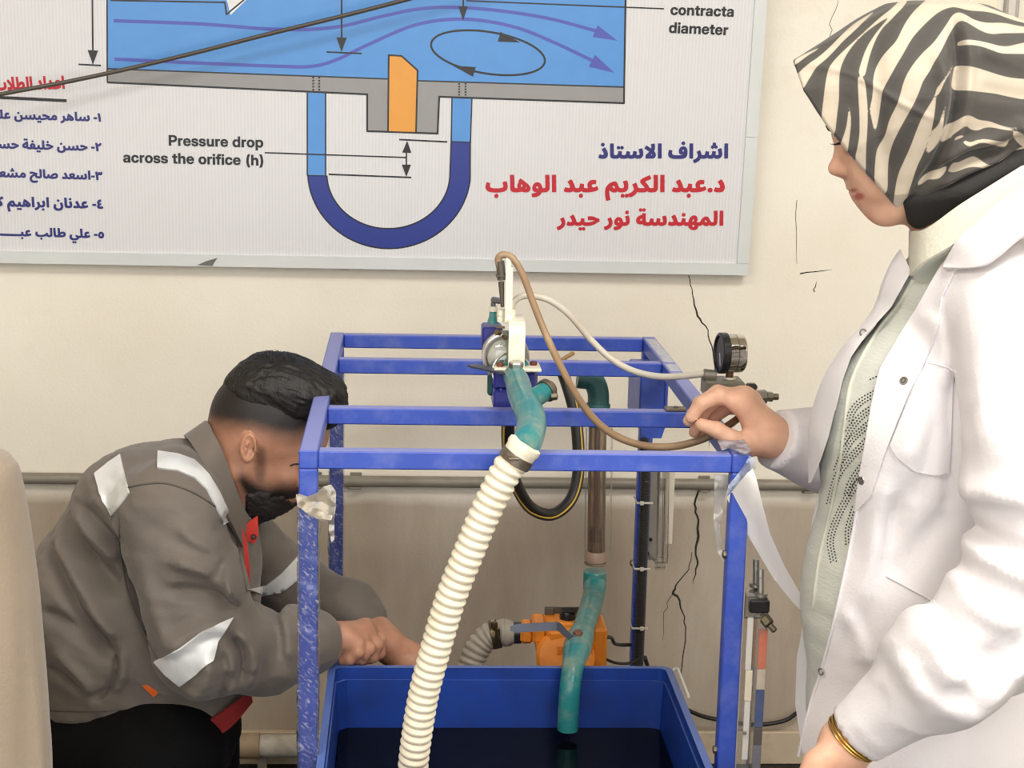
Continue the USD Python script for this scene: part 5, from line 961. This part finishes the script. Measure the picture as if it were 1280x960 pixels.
# stripes: signed distance in the scarf's side view, so the printed edge stays sharp
# light stripes of the scarf print, traced in the picture (crop corner, scale 6.4)
LS = [((980, 0), [(75, 510), (95, 465), (280, 380), (270, 395), (180, 450), (85, 525)]),
 ((980, 0), [(60, 640), (180, 520), (280, 455), (380, 365), (440, 300), (540, 205), (620, 150), (740, 80), (660, 150), (560, 250), (470, 330), (400, 410), (330, 480), (265, 530), (240, 565), (120, 770)]),
 ((980, 0), [(300, 930), (320, 760), (335, 640), (360, 530), (450, 430), (560, 330), (680, 220), (780, 130), (860, 70), (950, -20), (1000, -20), (960, 50), (900, 110), (845, 170), (790, 220), (740, 300), (700, 400), (670, 500), (645, 625), (590, 595), (620, 490), (660, 380), (730, 270), (790, 200), (845, 130), (760, 180), (650, 260), (560, 350), (490, 450), (445, 560), (440, 680), (440, 800), (425, 910), (405, 1110), (295, 1060)]),
 ((980, 0), [(590, 597), (645, 627), (660, 750), (668, 850), (670, 960), (664, 1080), (655, 1200), (655, 1440), (555, 1320), (604, 1110), (605, 960), (600, 850), (592, 700)]),
 ((1030, 100), [(200, 200), (218, 310), (210, 420), (180, 640), (110, 570), (175, 400), (190, 300)]),
 ((980, 0), [(960, 200), (900, 330), (840, 390), (780, 460), (730, 550), (712, 640), (713, 690), (708, 780), (685, 870), (704, 970), (728, 1065), (755, 960), (770, 850), (785, 735), (800, 700), (850, 610), (900, 520), (960, 420), (1020, 310), (1090, 230), (1160, 160), (1250, 85), (1340, 55), (1390, 60), (1480, 85), (1600, 90), (1700, 110), (1800, 150), (1920, 185), (1990, 190), (1990, 150), (1840, 130), (1660, 70), (1520, 10), (1400, -30), (1160, -20), (1090, 40), (1020, 110)]),
 ((1130, 0), [(0, 640), (60, 530), (150, 420), (230, 350), (290, 270), (350, 180), (390, 115), (440, 95), (500, 120), (560, 160), (660, 185), (800, 180), (900, 205), (1010, 220), (1010, 262), (880, 265), (790, 265), (700, 275), (620, 250), (540, 200), (470, 160), (420, 180), (370, 260), (330, 340), (290, 420), (240, 500), (200, 580), (150, 650), (120, 740), (80, 830), (40, 900), (0, 970), (-70, 1100), (-110, 1200), (-130, 1320), (-130, 1580), (-240, 1500), (-232, 1290), (-215, 1180), (-150, 1090), (-120, 960), (-60, 850), (-30, 760)]),
 ((1030, 100), [(800, 270), (850, 190), (885, 130), (905, 60), (888, 250), (865, 390), (820, 520), (790, 600), (740, 700), (700, 830), (615, 1090), (545, 1060), (568, 880), (590, 760), (630, 670), (690, 540), (730, 430), (770, 330)]),
 ((1130, 130), [(170, 400), (210, 240), (280, 160), (300, 100), (335, -10), (322, 100), (310, 200), (290, 290), (220, 380)]),
 ((1130, 0), [(250, 780), (255, 715), (300, 660), (345, 600), (395, 515), (380, 560), (320, 660), (290, 740)]),
 ((1130, 0), [(420, 350), (450, 325), (520, 315), (620, 330), (700, 350), (760, 368), (830, 372), (900, 355), (1010, 330), (1010, 432), (880, 430), (780, 430), (700, 400), (620, 370), (520, 355), (425, 370)]),
 ((1130, 0), [(370, 725), (390, 600), (400, 530), (450, 525), (540, 530), (640, 560), (760, 600), (860, 625), (1010, 634), (1010, 805), (840, 775), (740, 750), (620, 735), (500, 722)]),
 ((1130, 130), [(285, 310), (310, 200), (330, 165), (410, 140), (490, 90), (540, 95), (600, 130), (680, 135), (780, 175), (870, 195), (905, 185), (880, 215), (790, 205), (700, 185), (640, 190), (590, 215), (530, 205), (500, 170), (450, 205), (400, 240), (340, 290)]),
 ((1130, 130), [(465, 305), (490, 290), (530, 310), (590, 285), (650, 278), (760, 300), (820, 305), (850, 260), (820, 345), (760, 340), (690, 320), (620, 305), (560, 330), (520, 345)]),
 ((1130, 130), [(385, 300), (420, 260), (475, 248), (480, 265), (430, 280)]), ((1130, 130), [(345, 540), (390, 465), (430, 470), (490, 440), (550, 415), (590, 430), (640, 470), (690, 495), (720, 480), (690, 520), (640, 515), (570, 500), (500, 510), (440, 535), (390, 548)]),
 ((1130, 130), [(105, 660), (120, 600), (200, 540), (280, 520), (345, 490), (340, 530), (290, 595), (230, 605), (190, 600), (150, 635)]), ((1130, 130), [(355, 642), (440, 613), (430, 632)]),
 ((1130, 130), [(860, 240), (900, 205), (1000, 280), (1000, 350), (920, 330)]), ((1130, 130), [(740, 470), (790, 440), (860, 400), (930, 340), (1000, 350), (880, 440), (800, 475)])]
def chaikin(p, n=2):
    p = A(p, float)
    for _ in range(n): q = np.roll(p, -1, 0); p = np.stack([.75*p+.25*q, .25*p+.75*q], 1).reshape(-1, 2)
    return p
light = unary_union([Polygon(chaikin(A(q)/6.4+A(o))).buffer(0) for o, q in LS]); sv = project(hj.vertices); px_ = shapely.points(sv); ins = shapely.contains_xy(light, sv[:, 0], sv[:, 1]); dist = shapely.distance(light.boundary, px_)*np.where(ins, -1, 1)
vback = sv[:, 0] > 1284; wv = np.sin(sv[:, 1]/13.5+.012*sv[:, 0])*7; dist = np.where(vback, wv, dist); sd_ = np.clip(.5+dist/16., 0, 1)
scarf = usdkit.material(stage, '/World/Looks/scarf_zebra', {'at': ('attribute', {'attribute': 'stripe'}), 'r': ('rgb_ramp', {'ramp': [(0, srgb(194, 182, 164)), (.47, srgb(190, 177, 158)), (.53, srgb(74, 71, 67)), (1, srgb(68, 65, 61))]}), 'g': ('geometry', {}), 'n': ('noise_texture', {'scale': 900., 'detail': 2.}), 'n2': ('noise_texture', {'scale': 24., 'detail': 3.}),
    'b2': ('bump', {'strength': .3, 'distance': .01}), 'b': ('bump', {'strength': .2, 'distance': .001}), 'p': ('principled_bsdf', {'roughness': .62, 'specular_ior_level': .3, 'sheen_weight': .2})},
    [('at.fac', 'r.fac'), ('r.color', 'p.base_color'), ('g.position', 'n.vector'), ('n.fac', 'b.height'), ('g.position', 'n2.vector'), ('n2.fac', 'b2.height'), ('b2.normal', 'b.normal'), ('b.normal', 'p.normal')], surface='p.BSDF')
hp_ = wo.part('headscarf', hj, scarf, smooth=True, prim={'stripe': sd_})
bl_ = [(V(1149, 270, .03), .0165), (V(1149, 270, -.03), .0165), (V(1140, 250, .05), .012), (V(1140, 250, -.05), .012), (V(1206, 238, .080), .0165), (V(1206, 238, -.08), .0165), (V(1295, 190, .095), .016), (V(1295, 190, -.095), .016), (V(1300, 160, .06), .02), (V(1300, 160, -.06), .02), (V(1180, 200), .04)]
bs_ = UM(hullof(bl_).refine_to_length(.008)); bs_.merge_vertices(); trimesh.smoothing.filter_taubin(bs_, .5, .53, 5)
wo.part('underscarf', bs_, mat('underscarf_black', (34, 32, 31), .75, bump=.2, bs=300), smooth=True)
# torso, shirt and coat
tw = blend([cone(G(1212, 392, -.13), G(1172, 560, -.12), .105, .142), cone(G(1172, 560, -.12), G(1152, 740, -.12), .142, .152), cone(G(1152, 740, -.12), G(1150, 900, -.12), .152, .157), cone(G(1262, 385, -.235), G(1182, 408, .0), .072, .058), cone(G(1226, 296, -.12), G(1214, 372, -.12), .058, .085), ell(G(1120, 520, -.15), (.078, .10, .10))], .05)
shirtm = mat('shirt_pale', (200, 203, 194), .75, var=.03, bump=.35, bs=160, stretch=(.5, .5, 2.2))
def shirt_f(P):
    d = tw(P)+.004; m = np.abs(d) < .03
    if m.any(): Q = P[m]; d[m] -= .004*(meshkit.fbm(Q*A([10, 10, 45]), 3, 31)-.5)
    return smax(d, .42-P[:, 2], .01)
sm_ = surfnet(shirt_f, (.60, -.36, .38), (1.14, .12, 1.36), .0065)
sp_ = wo.part('shirt', sm_, shirtm, smooth=True)
coatm = mat('coat_white', (222, 218, 220), .7, var=.015, vs=6, bump=.15, bs=260, sheen_weight=.1)
CF = folds([([(1200, 470), (1196, 540), (1194, 610), (1190, 650)], .010, -.007), ([(1180, 400), (1192, 440), (1190, 500)], .010, .007), ([(1160, 470), (1150, 530), (1136, 590)], .014, .006), ([(1180, 520), (1166, 590), (1150, 640)], .012, -.006), ([(1120, 600), (1108, 660), (1106, 720), (1090, 790)], .016, .009), ([(1140, 620), (1128, 690), (1100, 760), (1080, 830)], .012, -.008), ([(1200, 640), (1160, 690), (1128, 740)], .014, -.008), ([(1070, 780), (1088, 820), (1092, 850)], .010, .006),
            ([(1065, 420), (1088, 400), (1120, 360)], .008, -.004), ([(1260, 340), (1228, 400), (1212, 450)], .010, .008), ([(1236, 350), (1214, 400), (1204, 450)], .007, -.007)], -.3)
AFo = folds([([(1196, 640), (1210, 618), (1240, 610), (1285, 612)], .014, .014), ([(1200, 655), (1230, 668), (1285, 678)], .011, -.014), ([(1190, 668), (1230, 688), (1290, 700)], .016, .012), ([(1285, 700), (1250, 760), (1200, 810), (1150, 850)], .014, -.012), ([(1285, 730), (1255, 790), (1210, 840), (1170, 880)], .016, .010), ([(1180, 700), (1200, 740), (1250, 760)], .012, .008), ([(1160, 740), (1180, 780), (1225, 795)], .012, -.008), ([(1140, 770), (1160, 810), (1210, 830)], .014, .008), ([(1285, 790), (1250, 850), (1210, 900)], .014, -.010), ([(1110, 800), (1130, 840), (1180, 860)], .012, .007),
            ([(1220, 440), (1240, 500), (1236, 570)], .02, .008), ([(1285, 380), (1262, 450), (1268, 540)], .018, -.008), ([(1250, 560), (1270, 520), (1290, 500)], .014, .006)], -.40)
nsl = blend([cone(G(1268, 398, -.265), G(1296, 600, -.37), .074, .072), cone(G(1296, 600, -.37), G(1302, 745, -.41), .072, .078), cone(G(1302, 745, -.41), G(1190, 828, -.41), .080, .068), cone(G(1190, 828, -.41), G(1080, 912, -.37), .066, .040)], .035)
fsl = blend([cone(G(1140, 425, .02), G(1092, 590, .125), .062, .058), cone(G(1092, 590, .125), G(1030, 566, .135), .060, .055), cone(G(1030, 562, .135), G(976, 549, .105), .055, .045)], .03)
skirt = blend([cone(A([.83, -.12, .62]), A([.85, -.12, .32]), .165, .19)], .03)
def coat0(P):
    d = smin(tw(P)-.008, skirt(P), .05); m = np.abs(d) < .04
    if m.any(): Q = P[m]; d[m] -= CF(Q)*sstep(-Q[:, 1], .1, .22)+.006*(meshkit.fbm(Q*A([9, 9, 5]), 3, 41)-.5)+.0022*(1-2*np.abs(2*meshkit.fbm(Q*A([14, 14, 9]), 2, 44)-1))
    a = nsl(P); m = np.abs(a) < .05
    if m.any(): Q = P[m]; a[m] -= AFo(Q)*sstep(-Q[:, 1], .30, .40)+.009*(meshkit.fbm(Q*10, 3, 42)-.5)+.0034*(1-2*np.abs(2*meshkit.fbm(Q*A([12, 12, 17]), 2, 45)-1))
    b = fsl(P); m = np.abs(b) < .03
    if m.any(): Q = P[m]; b[m] -= .012*(meshkit.fbm(Q*A([16, 16, 14]), 3, 43)-.5)
    # open cuffs
    wn_, wd_ = G(1080, 912, -.37), G(1190, 828, -.41); ax_ = (wd_-wn_)/np.linalg.norm(wd_-wn_); a = smax(a, -((P-wn_)@ax_)-.012, .003)
    wn2, wd2 = G(972, 548, .105), G(1030, 566, .135); ax2 = (wd2-wn2)/np.linalg.norm(wd2-wn2); b = smax(b, -((P-wn2)@ax2)-.004, .003)
    return smin(smin(d, a, .010), b, .02)
cm_ = surfnet(coat0, (.52, -.62, .30), (1.20, .26, 1.36), .0062)
opening = [(1142, 345), (1138, 341), (1114, 384), (1084, 417), (1064, 446), (1053, 476), (1045, 512), (1037, 546), (1026, 600), (1012, 660), (1000, 740), (985, 790), (950, 800), (940, 960), (900, 1500), (955, 1500), (978, 1150), (998, 950), (1012, 880), (1028, 830), (1050, 740), (1070, 640), (1074, 600), (1082, 555), (1091, 505), (1102, 460), (1128, 415), (1148, 384), (1166, 352), (1182, 322), (1200, 290), (1240, 240), (1100, 200), (1120, 300)]
try:
    co_ = MF(cm_); inner = MF(surfnet(lambda P: tw(P)+.004, (.60, -.36, .26), (1.14, .12, 1.40), .008)); coat_m = UM(co_-inner-MF(prism(opening, -.62, -.02))-MF(prism([(1014, 603), (1026, 575), (1036, 545), (1044, 512), (1048, 520), (1036, 560), (1026, 606), (1015, 650), (1005, 720), (997, 790), (994, 880), (1004, 950), (985, 1150), (965, 1500), (820, 1500), (820, 640)], -.62, .045)))
    if len(coat_m.faces) < 1000: raise ValueError
except Exception as e:
    print('coat cut failed', e); coat_m = cm_
cp_ = wo.part('lab_coat', coat_m, coatm, smooth=40)
# placket band folded back along the near edge, pocket, collars, snaps
edge = [(1180, 330), (1166, 354), (1148, 386), (1128, 417), (1102, 461), (1091, 506), (1083, 555), (1075, 600), (1071, 640), (1051, 740), (1029, 830), (1013, 880), (998, 945)]
outer_ = [(1198, 334), (1180, 372), (1174, 410), (1163, 440), (1140, 486), (1122, 530), (1106, 570), (1090, 620)]
wo.part('lapel', drape(coat0, edge[:9]+outer_[::-1], 5, .005, .001), coatm, parent=cp_, smooth=50)
wo.part('hem_edge', drape_line(coat0, edge, .0022, 8, 6, .001), coatm, parent=cp_, smooth=60)
wo.part('pocket', drape(coat0, [(1160, 452), (1180, 457), (1193, 463), (1190, 540), (1186, 590), (1168, 594), (1142, 588), (1122, 570), (1114, 556), (1142, 488)], 5, .0045, .0005), coatm, parent=cp_, smooth=50)
wo.part('seam', drape_line(coat0, [(1160, 453), (1180, 458), (1194, 464)], .0016, 8, 5, .004), coatm, parent=cp_, smooth=60)
wo.part('collar', ribbon([G(1140, 288, -.10), G(1146, 289, -.16), G(1162, 286, -.195), G(1200, 258, -.21), G(1240, 233, -.21), G(1300, 196, -.20)], [G(1139, 344, -.14), G(1142, 344, -.185), G(1158, 328, -.215), G(1196, 305, -.235), G(1240, 270, -.24), G(1310, 226, -.235)], -.004), mat('collar_cream', (204, 202, 186), .75, bump=.35, bs=190), parent=sp_, smooth=60, label='cream stand collar of the shirt')
wo.part('collar', ribbon([G(1183, 330, -.225), G(1200, 300, -.24), G(1225, 278, -.245), G(1262, 246, -.245), G(1320, 214, -.235)], [G(1181, 337, -.235), G(1226, 334, -.285), G(1248, 322, -.295), G(1280, 296, -.295), G(1340, 262, -.285)], -.004), coatm, parent=cp_, smooth=60, label='white coat collar')
wo.part('seam', drape_line(coat0, [(1108, 720), (1136, 735), (1168, 752)], .0014, 8, 5, .0012), coatm, parent=cp_, smooth=60)
cord = mat('shirt_piping', (196, 196, 182), .7)
wo.part('piping', drape_line(shirt_f, [(1141, 350), (1124, 380), (1100, 410), (1078, 446), (1063, 482), (1056, 530), (1050, 580), (1038, 640), (1024, 700), (1016, 760)], .0028, 8, 6, .0015), cord, parent=sp_, smooth=60)
snapm = mat('snap_metal', (150, 148, 144), .25, .9)
for i, q in enumerate(((1131, 477), (1079, 600), (1029, 839))):
    v, D = trace(coat0, [q]); e = 2e-3; g = np.array([(coat0(v+e*np.eye(3)[k])-coat0(v-e*np.eye(3)[k]))[0] for k in range(3)]); g /= np.linalg.norm(g); o = v[0]+g*.004
    wo.part('snap', [ring(o, g, .0042, .0013, 22, 6), lathe([(.0028, 0), (.0022, .0012)], o, g, 14)] if i < 2 else ring(o, g, .0042, .0011, 22, 6), snapm, parent=cp_)
v, D = trace(coat0, [(1079, 416)]); wo.part('snap', ring(v[0]-D[0]*.002, -D[0]+A([-.4, 0, 0]), .0042, .0012, 22, 6), snapm, parent=cp_)
# rhinestone rows on the shirt: curved bands of small dark beads
beads = []
for c, rows in (([(1061, 528), (1065, 515), (1076, 502), (1095, 491)], 3), ([(1054, 554), (1063, 536), (1078, 519), (1097, 506)], 3), ([(1046, 588), (1054, 567), (1065, 549), (1089, 527)], 3), ([(1037, 630), (1046, 597), (1061, 575), (1086, 548)], 3), ([(1059, 618), (1065, 601), (1081, 578)], 3), ([(1042, 702), (1038, 676), (1046, 649), (1061, 619), (1075, 600)], 3), ([(1061, 680), (1061, 660), (1069, 634)], 3), ([(1088, 474), (1095, 471), (1103, 468)], 1), ([(1114, 438), (1116, 440)], 1)):
    p = spline(np.c_[A(c, float), np.zeros(len(c))], 10)[:, :2]; t_ = np.gradient(p, axis=0); t_ /= np.linalg.norm(t_, axis=1)[:, None]; L_ = np.r_[0, np.cumsum(np.linalg.norm(np.diff(p, axis=0), axis=1))]
    for r_ in range(rows): q_ = p+np.stack([-t_[:, 1], t_[:, 0]], 1)*(r_-(rows-1)/2)*3.6; u = np.arange((r_ % 2)*1.9, L_[-1]-r_*4, 3.9); beads += list(np.stack([np.interp(u, L_, q_[:, 0]), np.interp(u, L_, q_[:, 1])], 1))
v, D = trace(shirt_f, beads); ico = trimesh.creation.icosphere(subdivisions=0, radius=.0012); b_ = []
for o, d in zip(v, D): m = ico.copy(); m.vertices += o-d*.0006; b_.append(m)
p_ = wo.part('bead_pattern', b_, mat('beads_dark', (66, 66, 66), .3, .5), parent=sp_, smooth=False, label='curved rows of small dark beads'); stage.GetPrimAtPath(p_).SetCustomDataByKey('kind', 'stuff')
# gold bracelet at the near cuff
gold = mat('gold', (196, 160, 84), .25, .9); c0_, c1_ = G(1058, 930, -.36), G(1180, 830, -.40); ax_ = (c1_-c0_)/np.linalg.norm(c1_-c0_)
wo.part('bracelet', [ring(G(1073, 916, -.366)-ax_*(k+.004), ax_+A([0, 0, .05*k/.004]), .0345, .0017, 44, 6) for k in (0, .004, .008)], gold)
# trousers and shoes below the picture
lgw = [cone(A([.84, y_, .46]), A([.84, y_, .06]), .075, .05) for y_ in (-.19, -.05)]
wo.part('trousers', surfnet(lambda P: smax(blend(lgw, .01)(P), .05-P[:, 2], .004), (.72, -.30, .02), (.96, .06, .56), .009), blackm, smooth=True)
for y_ in (-.19, -.05): wo.part('shoe', surfnet(lambda P: smax(blend([cone(A([.86, y_, .045]), A([.72, y_, .035]), .045, .04)], .01)(P), .002-P[:, 2], .004), (.64, y_-.07, -.02), (.94, y_+.07, .12), .008), rubber, smooth=True)
